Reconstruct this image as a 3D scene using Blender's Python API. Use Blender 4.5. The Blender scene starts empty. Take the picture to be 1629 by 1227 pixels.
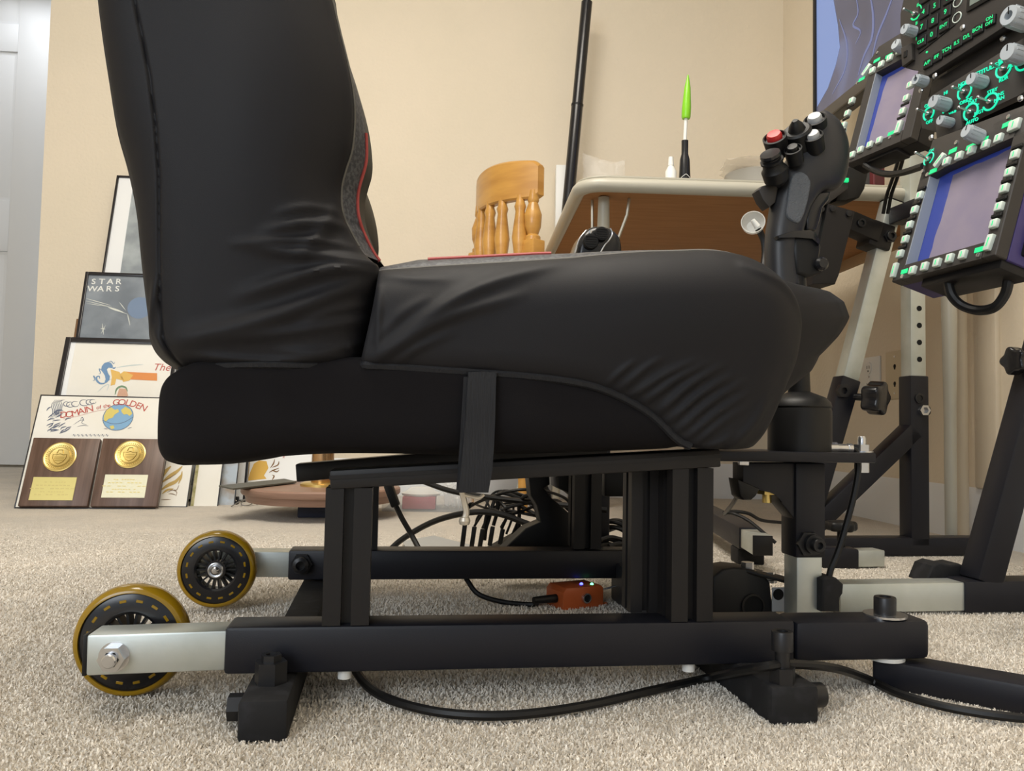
import bpy, bmesh, math, random
import numpy as np
from mathutils import Vector as V, Matrix as Mx

rad = math.radians
rng = random.Random(4)
C = bpy.context.scene.collection

# ------------------------------------------------------------------ camera, world, light
FPX, CX, CY = 1270.0, 814.5, 613.5
EYE = V((0, 0, 0.25))
CAMM = Mx.Translation(EYE) @ Mx.Rotation(rad(92.88), 4, 'X') @ Mx.Rotation(rad(1.07), 4, 'Z')
cd = bpy.data.cameras.new('camera')
cd.sensor_width = 36.0
cd.lens = FPX / 1629 * 36
cd.clip_start = 0.02
cam = bpy.data.objects.new('camera', cd)
C.objects.link(cam)
cam.matrix_world = CAMM
bpy.context.scene.camera = cam

vs_ = bpy.context.scene.view_settings
vs_.view_transform = 'Standard'
vs_.look = 'None'
vs_.gamma = 1.0
vs_.use_curve_mapping = False
vs_.exposure = 0.0

wd = bpy.data.worlds.new('world')
bpy.context.scene.world = wd
wd.use_nodes = True
bgn = wd.node_tree.nodes['Background']
bgn.inputs[0].default_value = (0.86, 0.93, 1.0, 1)
bgn.inputs[1].default_value = 0.62


def area(name, loc, target, sx, sy, power, col):
    l = bpy.data.lights.new(name, 'AREA')
    l.shape = 'RECTANGLE'
    l.size, l.size_y, l.energy, l.color = sx, sy, power, col
    o = bpy.data.objects.new(name, l)
    C.objects.link(o)
    o.location = loc
    o.rotation_euler = (V(target) - V(loc)).to_track_quat('-Z', 'Y').to_euler()
    return o


area('ceiling_lamp', (-0.3, 0.75, 2.38), (-0.3, 0.75, 0), 1.3, 1.1, 62, (1.0, 0.93, 0.82))
area('ceiling_lamp', (-2.3, 3.5, 2.38), (-2.3, 3.5, 0), 0.6, 0.6, 5, (0.95, 0.97, 1.0))
area('window_light', (-1.6, -2.3, 1.5), (-0.4, 1.5, 0.4), 1.8, 1.3, 46, (0.86, 0.93, 1.0))

# ------------------------------------------------------------------ pixel helpers (photograph is 1629 x 1227)
R3 = CAMM.to_3x3()


def ray(px, py):
    return R3 @ V(((px - CX) / FPX, -(py - CY) / FPX, -1.0))


def atY(px, py, Y):
    d = ray(px, py)
    return EYE + d * (Y / d.y)


def atZ(px, py, z=0.0):
    d = ray(px, py)
    return EYE + d * ((z - EYE.z) / d.z)


def onP(px, py, P, N):
    d = ray(px, py)
    return EYE + d * ((P - EYE).dot(N) / d.dot(N))


# rig frame: u = forward (the way the seat faces), v = away from the camera, z = up
YAW = rad(8.5)
O_ = atY(358, 1037, 0.687)
O_.z = 0
RIG = Mx.Translation(O_) @ Mx.Rotation(YAW, 4, 'Z')
RIGI = RIG.inverted()
RV = (RIG.to_3x3() @ V((0, 1, 0)))


def L(px, py, v):
    return RIGI @ onP(px, py, RIG @ V((0, v, 0)), RV)


def G(u, v, z):
    return RIG @ V((u, v, z))


# ------------------------------------------------------------------ materials
MATS = {}


def mat(name, col, rough=0.5, metal=0.0, **k):
    if name in MATS:
        return MATS[name]
    m = bpy.data.materials.new(name)
    m.use_nodes = True
    b = m.node_tree.nodes['Principled BSDF']
    b.inputs['Base Color'].default_value = (*col, 1)
    b.inputs['Roughness'].default_value = rough
    b.inputs['Metallic'].default_value = metal
    if 'emit' in k:
        b.inputs['Emission Color'].default_value = (*k['emit'], 1)
        b.inputs['Emission Strength'].default_value = k.get('es', 1.0)
    if 'trans' in k:
        b.inputs['Transmission Weight'].default_value = k['trans']
    if 'alpha' in k:
        b.inputs['Alpha'].default_value = k['alpha']
    if 'spec' in k:
        b.inputs['Specular IOR Level'].default_value = k['spec']
    if 'coat' in k:
        b.inputs['Coat Weight'].default_value = k['coat']
    if 'sheen' in k:
        b.inputs['Sheen Weight'].default_value = k['sheen']
        b.inputs['Sheen Roughness'].default_value = 0.5
    MATS[name] = m
    return m


def noisy(m, scale, c2, lo=0.4, hi=0.6, bump=0.0, bscale=None, detail=4.0, stretch=(1, 1, 1), dist=0.002):
    """mix the base colour with a second colour by noise, add a fine bump"""
    nt = m.node_tree
    b = nt.nodes['Principled BSDF']
    tc = nt.nodes.new('ShaderNodeTexCoord')
    mp = nt.nodes.new('ShaderNodeMapping')
    mp.inputs['Scale'].default_value = stretch
    nt.links.new(tc.outputs['Object'], mp.inputs[0])
    if c2 is not None:
        n = nt.nodes.new('ShaderNodeTexNoise')
        n.inputs['Scale'].default_value = scale
        n.inputs['Detail'].default_value = detail
        nt.links.new(mp.outputs[0], n.inputs['Vector'])
        r = nt.nodes.new('ShaderNodeValToRGB')
        r.color_ramp.elements[0].position = lo
        r.color_ramp.elements[0].color = b.inputs['Base Color'].default_value
        r.color_ramp.elements[1].position = hi
        r.color_ramp.elements[1].color = (*c2, 1)
        nt.links.new(n.outputs[0], r.inputs[0])
        nt.links.new(r.outputs[0], b.inputs['Base Color'])
    if bump:
        n2 = nt.nodes.new('ShaderNodeTexNoise')
        n2.inputs['Scale'].default_value = bscale or scale
        n2.inputs['Detail'].default_value = detail
        nt.links.new(mp.outputs[0], n2.inputs['Vector'])
        bp = nt.nodes.new('ShaderNodeBump')
        bp.inputs['Strength'].default_value = bump
        bp.inputs['Distance'].default_value = dist
        nt.links.new(n2.outputs[0], bp.inputs['Height'])
        nt.links.new(bp.outputs[0], b.inputs['Normal'])
    return m


WALL = noisy(mat('wall_paint', (0.755, 0.665, 0.52), 0.75), 3, (0.775, 0.68, 0.535), bump=0.35, bscale=90, dist=0.004)
WHITE = mat('white_paint', (0.74, 0.76, 0.78), 0.4)
CEIL = mat('ceiling_paint', (0.8, 0.78, 0.74), 0.9)
CARPET = mat('carpet', (0.66, 0.58, 0.47), 0.95, sheen=0.25)


def carpet_nodes(m, bump, c1=(.60, .525, .425), c2=(.93, .85, .735)):
    nt = m.node_tree
    b = nt.nodes['Principled BSDF']
    tc = nt.nodes.new('ShaderNodeTexCoord')
    out = None
    for sc, lo, hi, c1, c2 in ((520, .35, .66, c1, c2), (7, .35, .7, (.86, .87, .88), (1, 1, 1)), (60, .3, .7, (.88, .87, .86), (1, 1, 1))):
        n = nt.nodes.new('ShaderNodeTexNoise')
        n.inputs['Scale'].default_value = sc
        n.inputs['Detail'].default_value = 3
        nt.links.new(tc.outputs['Object'], n.inputs['Vector'])
        r = nt.nodes.new('ShaderNodeValToRGB')
        r.color_ramp.elements[0].position, r.color_ramp.elements[0].color = lo, (*c1, 1)
        r.color_ramp.elements[1].position, r.color_ramp.elements[1].color = hi, (*c2, 1)
        nt.links.new(n.outputs[0], r.inputs[0])
        if out is None:
            out = r.outputs[0]
        else:
            x = nt.nodes.new('ShaderNodeMix')
            x.data_type = 'RGBA'
            x.blend_type = 'MULTIPLY'
            x.inputs[0].default_value = 1
            nt.links.new(out, x.inputs[6])
            nt.links.new(r.outputs[0], x.inputs[7])
            out = x.outputs[2]
    nt.links.new(out, b.inputs['Base Color'])
    if bump:
        n = nt.nodes.new('ShaderNodeTexNoise')
        n.inputs['Scale'].default_value = 330
        n.inputs['Detail'].default_value = 4
        nt.links.new(tc.outputs['Object'], n.inputs['Vector'])
        bp = nt.nodes.new('ShaderNodeBump')
        bp.inputs['Strength'].default_value = bump
        bp.inputs['Distance'].default_value = .008
        nt.links.new(n.outputs[0], bp.inputs['Height'])
        nt.links.new(bp.outputs[0], b.inputs['Normal'])


carpet_nodes(CARPET, 0.9)
PILE = mat('carpet_pile', (0.66, 0.58, 0.47), 0.95)
carpet_nodes(PILE, 0, (.82, .74, .63), (1.0, .95, .86))
BLK = noisy(mat('black_powder_coat', (0.0112, 0.0116, 0.0165), 0.42, spec=0.32), 400, None, bump=0.06, bscale=900)
BLK2 = mat('black_anodised', (0.0115, 0.0103, 0.0105), 0.42, spec=0.3)
PLAS = mat('black_plastic', (0.007, 0.007, 0.0075), 0.45, spec=0.35)
PLASG = mat('black_gloss_plastic', (0.012, 0.012, 0.014), 0.22)
RUB = noisy(mat('black_rubber', (0.013, 0.013, 0.014), 0.8, spec=.3), 60, (0.035, 0.035, 0.04), 0.5, 0.9)
FAB = noisy(mat('stretch_black', (0.0090, 0.0088, 0.0108), 0.60, spec=0.24), 900, None, bump=0.12, bscale=1600)
FOAM = noisy(mat('black_foam_cloth', (0.0078, 0.0070, 0.0080), 0.9, spec=0.15), 900, None, bump=0.15, bscale=1400)
STRAP = noisy(mat('black_webbing', (0.011, 0.0115, 0.014), 0.65, spec=0.3), 300, None, bump=0.4, bscale=700, stretch=(1, 1, .1))
ZINC = noisy(mat('zinc_plate', (0.62, 0.66, 0.64), 0.42, 0.75), 14, (0.50, 0.54, 0.50), 0.4, 0.7, bump=0.04, bscale=200)
STEEL = mat('bright_steel', (0.62, 0.63, 0.65), 0.25, 0.95)
BOLT = mat('black_bolt', (0.018, 0.018, 0.02), 0.35, 0.3)
BRASS = mat('brass', (0.78, 0.58, 0.20), 0.32, 0.85)
PBRASS = mat('brass_plate', (0.80, 0.70, 0.28), 0.28, 0.6)
AMBER = mat('amber_urethane', (0.46, 0.27, 0.012), 0.15, trans=0.35)
SMOKE = mat('smoke_urethane', (0.035, 0.030, 0.022), 0.15, coat=0.5)
PINE = noisy(mat('honey_pine', (0.58, 0.30, 0.065), 0.35, coat=0.3), 6, (0.46, 0.22, 0.045), 0.4, 0.65, stretch=(1, 1, 5))
MASON = noisy(mat('brown_hardboard', (0.33, 0.145, 0.04), 0.6), 30, (0.37, 0.17, 0.055), stretch=(0.3, 3, 1))
TRIM = mat('cream_enamel', (0.46, 0.435, 0.36), 0.35)
TOPW = mat('table_top', (0.45, 0.42, 0.34), 0.45)
WALNUT = noisy(mat('walnut', (0.085, 0.045, 0.028), 0.4), 9, (0.15, 0.088, 0.062), 0.35, 0.7, stretch=(9, .7, 1))
WALNUTP = noisy(mat('walnut_pale', (0.30, 0.18, 0.13), 0.45), 9, (0.22, 0.125, 0.085), 0.35, 0.7, stretch=(1, 1, 12))
PAPER = noisy(mat('cream_paper', (0.80, 0.77, 0.69), 0.8), 5, (0.83, 0.81, 0.75))
PAPERW = mat('white_paper', (0.85, 0.86, 0.86), 0.7)
FRAME = mat('black_frame', (0.014, 0.012, 0.014), 0.25)
REDINK = mat('red_ink', (0.50, 0.09, 0.07), 0.8)
GREYINK = mat('slate_ink', (0.13, 0.15, 0.21), 0.8)
BLUEINK = mat('blue_ink', (0.13, 0.26, 0.45), 0.8)
GOLDINK = mat('gold_ink', (0.72, 0.45, 0.10), 0.8)
ORNGINK = mat('orange_ink', (0.70, 0.25, 0.05), 0.8)
GREENINK = mat('green_ink', (0.16, 0.27, 0.15), 0.8)
SKIN = mat('flesh_ink', (0.62, 0.36, 0.24), 0.8)
OLIVE = mat('yellow_land', (0.66, 0.55, 0.16), 0.8)
POSTER = noisy(mat('poster_grey', (0.12, 0.145, 0.175), 0.6), 12, (0.24, 0.275, 0.31), 0.35, 0.7)
POSTER2 = noisy(mat('print_grey', (0.22, 0.25, 0.27), 0.6), 14, (0.42, 0.46, 0.47), 0.35, 0.7)
PALE = mat('pale_line', (0.66, 0.68, 0.62), 0.8)
NAVY = mat('navy_box', (0.030, 0.036, 0.065), 0.6)
ORANGE = mat('orange_case', (0.50, 0.105, 0.025), 0.42)
GREENL = mat('green_backlight', (0.02, 0.35, 0.14), 0.5, emit=(0.0, 0.85, 0.26), es=0.75)
TEALL = mat('teal_backlight', (0.02, 0.35, 0.25), 0.5, emit=(0.0, 0.9, 0.47), es=0.8)
LEDB = mat('blue_led', (0.05, 0.05, 0.9), 0.3, emit=(0.05, 0.07, 1.0), es=9)
LEDG = mat('green_led', (0.1, 0.9, 0.3), 0.3, emit=(0.15, 1.0, 0.35), es=4)
KEY = mat('mint_key', (0.60, 0.68, 0.62), 0.4)
KNOBG = mat('grey_knob', (0.40, 0.44, 0.48), 0.4)
PANEL = noisy(mat('panel_black', (0.030, 0.026, 0.024), 0.55), 200, None, bump=0.05, bscale=700)
PANELGLOW = mat('panel_tv_glow', (0.055, 0.040, 0.150), 0.45)  # purple light of the television painted into the housing colour
SCRB = mat('screen_blue', (0.035, 0.05, 0.22), 0.2, emit=(0.03, 0.05, 0.26), es=0.35)
SCRF = noisy(mat('screen_film', (0.235, 0.205, 0.29), 0.32), 25, (0.26, 0.225, 0.30))
LCD = mat('lcd_grey', (0.16, 0.19, 0.17), 0.3)
GRIPG = noisy(mat('grip_pad', (0.13, 0.14, 0.155), 0.6), 300, None, bump=0.9, bscale=520, dist=0.003)
STICK = noisy(mat('stick_black', (0.022, 0.022, 0.025), 0.40), 300, None, bump=0.08, bscale=900)
REDB = mat('red_button', (0.55, 0.025, 0.025), 0.35)
WHTB = mat('grey_button', (0.46, 0.47, 0.48), 0.4)
CLEAR = mat('clear_film', (0.92, 0.93, 0.93), 0.10, alpha=0.10)
CLEARC = mat('clear_cup', (0.85, 0.87, 0.85), 0.2, alpha=0.45)
GLASS = mat('picture_glass', (1, 1, 1), 0.03, alpha=0.04)
LIME = mat('lime_plastic', (0.23, 0.60, 0.02), 0.3)
WPL = mat('white_plastic', (0.78, 0.78, 0.75), 0.4)
IVORY = mat('ivory_plastic', (0.62, 0.53, 0.37), 0.45)
MAROON = mat('maroon', (0.12, 0.018, 0.02), 0.5)
REDP = mat('red_plastic', (0.32, 0.035, 0.05), 0.5)
CARBON = noisy(mat('carbon_weave', (0.030, 0.032, 0.038), 0.5), 300, (0.085, 0.088, 0.096), 0.45, 0.6)
INSERT = mat('dark_insert', (0.020, 0.022, 0.017), 0.6)
PIPING = mat('red_piping', (0.35, 0.045, 0.04), 0.6)
GREYC = mat('grey_hem', (0.115, 0.110, 0.100), 0.75)
BEIGE = mat('beige_pole', (0.58, 0.50, 0.38), 0.4)
DARKBLK = mat('dark_hole', (0.003, 0.003, 0.003), 0.9)


# ------------------------------------------------------------------ mesh builder: everything is added in world space
def cr(pts, n):
    """Catmull-Rom through pts, resampled to n points by length"""
    P = np.array([list(p) for p in pts], float)
    if len(P) == 2:
        return np.array([P[0] + (P[1] - P[0]) * t for t in np.linspace(0, 1, n)])
    E = np.vstack([2 * P[0] - P[1], P, 2 * P[-1] - P[-2]])
    out = []
    for i in range(1, len(E) - 2):
        a, b, c, d = E[i - 1], E[i], E[i + 1], E[i + 2]
        for t in np.linspace(0, 1, 16, endpoint=False):
            out.append(0.5 * (2 * b + (c - a) * t + (2 * a - 5 * b + 4 * c - d) * t * t + (3 * b - a - 3 * c + d) * t ** 3))
    out.append(P[-1])
    Q = np.array(out)
    s = np.concatenate([[0], np.cumsum(np.linalg.norm(np.diff(Q, axis=0), axis=1))])
    t = np.linspace(0, s[-1], n)
    return np.stack([np.interp(t, s, Q[:, k]) for k in range(Q.shape[1])], 1)


def axisM(P, d, xh=None):
    """matrix with z along d"""
    z = V(d).normalized()
    x = V(xh) if xh is not None else (V((1, 0, 0)) if abs(z.x) < 0.9 else V((0, 1, 0)))
    x = (x - z * x.dot(z)).normalized()
    y = z.cross(x)
    m = Mx((x, y, z)).transposed().to_4x4()
    m.translation = V(P)
    return m


class B:
    def __init__(s):
        s.bm = bmesh.new()

    def _faces(s, vs, fs):
        bv = [s.bm.verts.new(v) for v in vs]
        out = []
        for f in fs:
            try:
                out.append(s.bm.faces.new([bv[i] for i in f]))
            except ValueError:
                pass
        return bv, out

    def box(s, lo, hi, F=Mx(), bev=0.0, seg=2):
        vs = [F @ V((x, y, z)) for x in (lo[0], hi[0]) for y in (lo[1], hi[1]) for z in (lo[2], hi[2])]
        bv, fs = s._faces(vs, [(0, 1, 3, 2), (4, 6, 7, 5), (0, 4, 5, 1), (2, 3, 7, 6), (0, 2, 6, 4), (1, 5, 7, 3)])
        if bev:
            es = list({e for f in fs for e in f.edges})
            bmesh.ops.bevel(s.bm, geom=es, offset=bev, segments=seg, affect='EDGES', profile=0.5)
        return s

    def beam(s, A, Bp, w, h, bev=0.0, up=(0, 0, 1)):
        """bar from A to B; w across, h along up"""
        A, Bp = V(A), V(Bp)
        x = (Bp - A).normalized()
        z = V(up)
        z = (z - x * z.dot(x)).normalized()
        y = z.cross(x)
        m = Mx((x, y, z)).transposed().to_4x4()
        m.translation = A
        return s.box((0, -w / 2, -h / 2), ((Bp - A).length, w / 2, h / 2), m, bev)

    def cyl(s, A, Bp, r0, r1=None, n=20):
        r1 = r0 if r1 is None else r1
        A, Bp = V(A), V(Bp)
        m = axisM(A, Bp - A)
        l = (Bp - A).length
        return s.lathe([(0, 0), (r0, 0), (r1, l), (0, l)], m, n)

    def lathe(s, prof, F=Mx(), n=24):
        rows = []
        for r, z in prof:
            if r < 1e-7:
                rows.append([s.bm.verts.new(F @ V((0, 0, z)))])
            else:
                rows.append([s.bm.verts.new(F @ V((r * math.cos(2 * math.pi * k / n), r * math.sin(2 * math.pi * k / n), z))) for k in range(n)])
        for a, b in zip(rows, rows[1:]):
            for k in range(n):
                k2 = (k + 1) % n
                q = [a[k % len(a)], a[k2 % len(a)], b[k2 % len(b)], b[k % len(b)]]
                u = []
                for v_ in q:
                    if v_ not in u:
                        u.append(v_)
                if len(u) > 2:
                    try:
                        s.bm.faces.new(u)
                    except ValueError:
                        pass
        return s

    def tube(s, pts, r, n=8, res=None, closed=False, smooth=True, flat=None):
        pts = [V(p) for p in pts]
        if smooth and len(pts) > 2:
            pts = [V(p) for p in cr(pts, res or max(12, 7 * len(pts)))]
        T = []
        N = len(pts)
        for i in range(N):
            if closed:
                T.append((pts[(i + 1) % N] - pts[i - 1]).normalized())
            else:
                T.append((pts[min(i + 1, N - 1)] - pts[max(i - 1, 0)]).normalized())
        x = T[0].orthogonal().normalized()
        rows = []
        for i in range(N):
            x = (x - T[i] * x.dot(T[i])).normalized()
            y = T[i].cross(x)
            rr = r[i] if isinstance(r, (list, tuple)) else r
            rows.append([s.bm.verts.new(pts[i] + (x * math.cos(2 * math.pi * k / n) + y * math.sin(2 * math.pi * k / n)) * rr) for k in range(n)])
        M = N if closed else N - 1
        for i in range(M):
            a, b = rows[i], rows[(i + 1) % N]
            for k in range(n):
                s.bm.faces.new([a[k], a[(k + 1) % n], b[(k + 1) % n], b[k]])
        if not closed:
            s.bm.faces.new(rows[0][::-1])
            s.bm.faces.new(rows[-1])
        return s

    def prism(s, poly, z0, z1, F=Mx(), bev=0.0, seg=2):
        n = len(poly)
        vs = [F @ V((p[0], p[1], z0)) for p in poly] + [F @ V((p[0], p[1], z1)) for p in poly]
        fs = [tuple(range(n))[::-1], tuple(range(n, 2 * n))] + [(i, (i + 1) % n, n + (i + 1) % n, n + i) for i in range(n)]
        bv, f = s._faces(vs, fs)
        if bev:
            es = [e for e in f[1].edges] + [e for e in f[0].edges]
            bmesh.ops.bevel(s.bm, geom=es, offset=bev, segments=seg, affect='EDGES', profile=0.5)
        return s

    def pillow(s, poly, z0, z1, rnd, F=Mx(), layers=5):
        """outline with rounded edges all round"""
        P = [V((p[0], p[1])) for p in poly]
        n = len(P)
        a = sum(P[i].x * P[(i + 1) % n].y - P[(i + 1) % n].x * P[i].y for i in range(n))
        if a < 0:
            P = P[::-1]
        nr = []
        for i in range(n):
            e1, e2 = (P[i] - P[i - 1]).normalized(), (P[(i + 1) % n] - P[i]).normalized()
            t = (e1 + e2)
            t = t.normalized() if t.length > 1e-6 else e1
            nr.append(V((-t.y, t.x)))
        rows = []
        ang = [math.pi / 2 * k / layers for k in range(layers + 1)]
        spec = [(rnd * (1 - math.sin(x)), z0 + rnd * (1 - math.cos(x))) for x in ang] + [(rnd * (1 - math.cos(x)), z1 - rnd * (1 - math.sin(x))) for x in ang]
        for off, z in spec:
            rows.append([s.bm.verts.new(F @ V((P[i].x + nr[i].x * off, P[i].y + nr[i].y * off, z))) for i in range(n)])
        for a_, b_ in zip(rows, rows[1:]):
            for i in range(n):
                s.bm.faces.new([a_[i], a_[(i + 1) % n], b_[(i + 1) % n], b_[i]])
        s.bm.faces.new(rows[0][::-1])
        s.bm.faces.new(rows[-1])
        return s

    def grid(s, A, flip=False):
        """A: array rows x cols x 3 of world points"""
        nr, nc = A.shape[:2]
        vs = [[s.bm.verts.new(A[i, j]) for j in range(nc)] for i in range(nr)]
        for i in range(nr - 1):
            for j in range(nc - 1):
                q = [vs[i][j], vs[i][j + 1], vs[i + 1][j + 1], vs[i + 1][j]]
                s.bm.faces.new(q[::-1] if flip else q)
        return s

    def ribbon(s, pts, w, F, z=0.0, taper=True, res=None):
        """flat printed stroke on the xy plane of F"""
        Q = cr(pts, res or max(8, 5 * len(pts)))
        n = len(Q)
        T = np.gradient(Q, axis=0)
        T /= np.linalg.norm(T, axis=1)[:, None] + 1e-9
        a, b = [], []
        for i in range(n):
            k = (0.25 + 0.75 * math.sin(math.pi * i / (n - 1))) if taper else 1
            nx, ny = -T[i, 1] * w / 2 * k, T[i, 0] * w / 2 * k
            a.append(s.bm.verts.new(F @ V((Q[i, 0] + nx, Q[i, 1] + ny, z))))
            b.append(s.bm.verts.new(F @ V((Q[i, 0] - nx, Q[i, 1] - ny, z))))
        for i in range(n - 1):
            s.bm.faces.new([a[i], b[i], b[i + 1], a[i + 1]])
        return s

    def flat(s, poly, F, z=0.0):
        s.bm.faces.new([s.bm.verts.new(F @ V((p[0], p[1], z))) for p in poly])
        return s

    def text(s, txt, size, F, z=0.0, ext=0.0, shear=0.0, align='CENTER', sx=1.0, off=0.0):
        me = text_mesh(txt, size, ext, shear, align, off)
        vs = [s.bm.verts.new(F @ V((v.co.x * sx, v.co.y, v.co.z + z))) for v in me.vertices]
        for p in me.polygons:
            try:
                s.bm.faces.new([vs[i] for i in p.vertices])
            except ValueError:
                pass
        return s

    def obj(s, name, m, parent=None, M=None, ang=35, normals=True, kind=None, label=None):
        if normals:
            bmesh.ops.recalc_face_normals(s.bm, faces=s.bm.faces)
        me = bpy.data.meshes.new(name)
        root = ROOT.get(parent.name) if parent else (M or Mx())
        s.bm.transform(root.inverted())
        s.bm.to_mesh(me)
        s.bm.free()
        me.materials.append(m)
        for p in me.polygons:
            p.use_smooth = True
        me.set_sharp_from_angle(angle=rad(ang))
        o = bpy.data.objects.new(name, me)
        C.objects.link(o)
        if parent:
            o.parent = parent
            ROOT[o.name] = root
        else:
            o.matrix_world = root
            ROOT[o.name] = root
        if kind:
            o['kind'] = kind
        if label:
            o['label'] = label
        return o


ROOT = {}
_TXT = {}


def text_mesh(txt, size, ext, shear, align, off=0.0):
    k = (txt, size, ext, shear, align, off)
    if k not in _TXT:
        c = bpy.data.curves.new('lettering', 'FONT')
        c.body = txt
        c.size = size
        c.extrude = ext
        c.offset = off * size
        c.shear = shear
        c.align_x = align
        c.align_y = 'CENTER'
        c.resolution_u = 3
        o = bpy.data.objects.new('lettering', c)
        C.objects.link(o)
        dg = bpy.context.evaluated_depsgraph_get()
        _TXT[k] = bpy.data.meshes.new_from_object(o.evaluated_get(dg))
        bpy.data.objects.remove(o)
        bpy.data.curves.remove(c)
    return _TXT[k]


def tag(o, label, cat, group=None):
    o['label'] = label
    o['category'] = cat
    if group:
        o['group'] = group
    return o


def thing(name, label, cat, M, group=None):
    o = bpy.data.objects.new(name, None)
    o.empty_display_size = 0.05
    C.objects.link(o)
    o.matrix_world = M
    ROOT[o.name] = M.copy()
    return tag(o, label, cat, group)


def T(p):
    return Mx.Translation(V(p))


def struct(b, name, m, M=None, **k):
    return b.obj(name, m, None, M, kind='structure', **k)


def hexbolt(b, P, d, r, h, n=6):
    return b.cyl(P, V(P) + V(d).normalized() * h, r, n=n)


def capscrew(b, P, d, r, h):
    return b.lathe([(0, 0), (r, 0), (r, h * .92), (r * .93, h), (r * .55, h), (r * .5, h * .45), (0, h * .45)], axisM(P, d), 20)


def nut(b, P, d, r, h, hole=0.5):
    return b.lathe([(0, 0), (r, 0), (r, h), (r * hole, h), (r * hole, h * .3), (0, h * .3)], axisM(P, d), 6)


# ================================================================== THE ROOM
WY = rad(5.2)          # the walls are turned a little against the view
wp = V((0.1, 2.86, 0))
bx = V((math.cos(WY), math.sin(WY), 0))      # along the back wall, to the right
by = V((-math.sin(WY), math.cos(WY), 0))     # into the back wall
corner = onP(1245, 600, wp, by)
corner.z = 0
edge = onP(62, 400, wp, by)
edge.z = 0
WM = Mx((bx, by, V((0, 0, 1)))).transposed().to_4x4()
WM.translation = corner                        # wall frame: x along back wall (negative = left), y into it
wi = WM.inverted()
xe = (wi @ edge).x
HC = 2.45
struct(B().box((-4.6, -5.6, -0.05), (0.3, 1.7, 0.0), WM), 'floor', CARPET, WM)
struct(B().box((-4.6, -5.6, HC), (0.3, 1.7, HC + 0.05), WM), 'ceiling', CEIL, WM)
struct(B().box((xe, 0, 0), (0.1, 0.12, HC), WM), 'wall_back', WALL, WM)
struct(B().box((0, -5.6, 0), (0.1, 0.0, HC), WM), 'wall_right', WALL, WM)
struct(B().box((-4.6, -3.5, 0), (-4.5, 1.7, HC), WM), 'wall_left', WALL, WM)
struct(B().box((-4.6, 1.35, 0), (0.1, 1.45, HC), WM), 'wall_hall', WALL, WM)


def moulding(b, M, x0, x1, flipz=False):
    prof = [(0, 0), (-0.016, 0), (-0.016, 0.075), (-0.011, 0.088), (-0.008, 0.105), (-0.004, 0.118), (0, 0.125)]
    F = M @ Mx(((0, 0, 1, x0), (1, 0, 0, 0), (0, 1, 0, 0), (0, 0, 0, 1)))
    return b.prism(prof, 0, x1 - x0, F)


struct(moulding(B(), WM, xe, 0), 'baseboard_back', WHITE, WM)
RW = WM @ Mx.Rotation(rad(-90), 4, 'Z')       # right wall frame: x toward the camera, y into the wall
struct(moulding(B(), RW, 0, 5.6), 'baseboard_right', WHITE, RW)

# short cut pile of the carpet in front of and under the rig
rp_ = np.random.RandomState(5)
NB = 480000
yy_ = .34 + 1.75 * rp_.rand(NB) ** 1.9
xx_ = np.clip((rp_.rand(NB) * 2 - 1) * (.08 + yy_ * .72), -2, None)
xx_ = np.where(xx_ > .98, .98 - 1.2 * rp_.rand(NB), xx_)
hh_ = (.0018 + .0024 * rp_.rand(NB)) * np.clip((2.1 - yy_) / 1.0, .15, 1)
an_ = rp_.rand(NB) * 6.283
wd_ = .0005 + .0005 * rp_.rand(NB)
lx_, ly_ = rp_.normal(0, .0014, NB), rp_.normal(0, .0014, NB)
base_ = np.stack([xx_, yy_, np.full(NB, -.0005)], 1)
dv_ = np.stack([np.cos(an_) * wd_, np.sin(an_) * wd_, np.zeros(NB)], 1)
tip_ = base_ + np.stack([lx_, ly_, hh_], 1)
vv_ = np.stack([base_ - dv_, base_ + dv_, tip_ + dv_ * .7, tip_ - dv_ * .7], 1).reshape(-1, 3)
me = bpy.data.meshes.new('carpet_pile')
me.vertices.add(NB * 4)
me.vertices.foreach_set('co', vv_.astype(np.float32).ravel())
me.loops.add(NB * 4)
me.loops.foreach_set('vertex_index', np.arange(NB * 4, dtype=np.int32))
me.polygons.add(NB)
me.polygons.foreach_set('loop_start', np.arange(0, NB * 4, 4, dtype=np.int32))
me.update(calc_edges=True)
me.materials.append(PILE)
pile = bpy.data.objects.new('carpet_pile', me)
C.objects.link(pile)
pile['kind'] = 'stuff'
tag(pile, 'short beige cut pile of the carpet under and before the rig', 'carpet pile')

# six-panel door in the hall beyond the wall's end
yh = 1.35 - 0.045
hp = WM @ V((0, yh, 0))


def hx(px, py):
    p = wi @ onP(px, py, hp, by)
    return p.x, p.z


sl, sr = hx(22, 200)[0], hx(76, 200)[0]
z0 = 0.012
cols = [(sl - (sr - sl) * 3.1, sl), (sr, sr + (sr - sl) * 3.1)]
zs = [hx(22, 319)[1], hx(22, 82)[1]]
zb = [0.24, hx(18, 400)[1]]
zt = [hx(20, 38)[1], hx(20, 38)[1] + 0.30]
door_l, door_r = cols[0][0] - 0.12, cols[1][1] + 0.12
zs_all = [zb, zs, zt]
dtop = zt[1] + 0.14
b = B()
DF = WM @ Mx(((1, 0, 0, 0), (0, 0, -1, yh), (0, 1, 0, 0), (0, 0, 0, 1)))   # xy on the door face, z toward the room
b.box((door_l, z0, -0.04), (door_r, dtop, -0.010), DF)
xs = [door_l, cols[0][0], cols[0][1], cols[1][0], cols[1][1], door_r]
for i in (0, 2, 4):
    b.box((xs[i], z0, -0.012), (xs[i + 1], dtop, 0), DF, 0.002)
zz = [z0, zb[0], zb[1], zs[0], zs[1], zt[0], zt[1], dtop]
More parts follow.
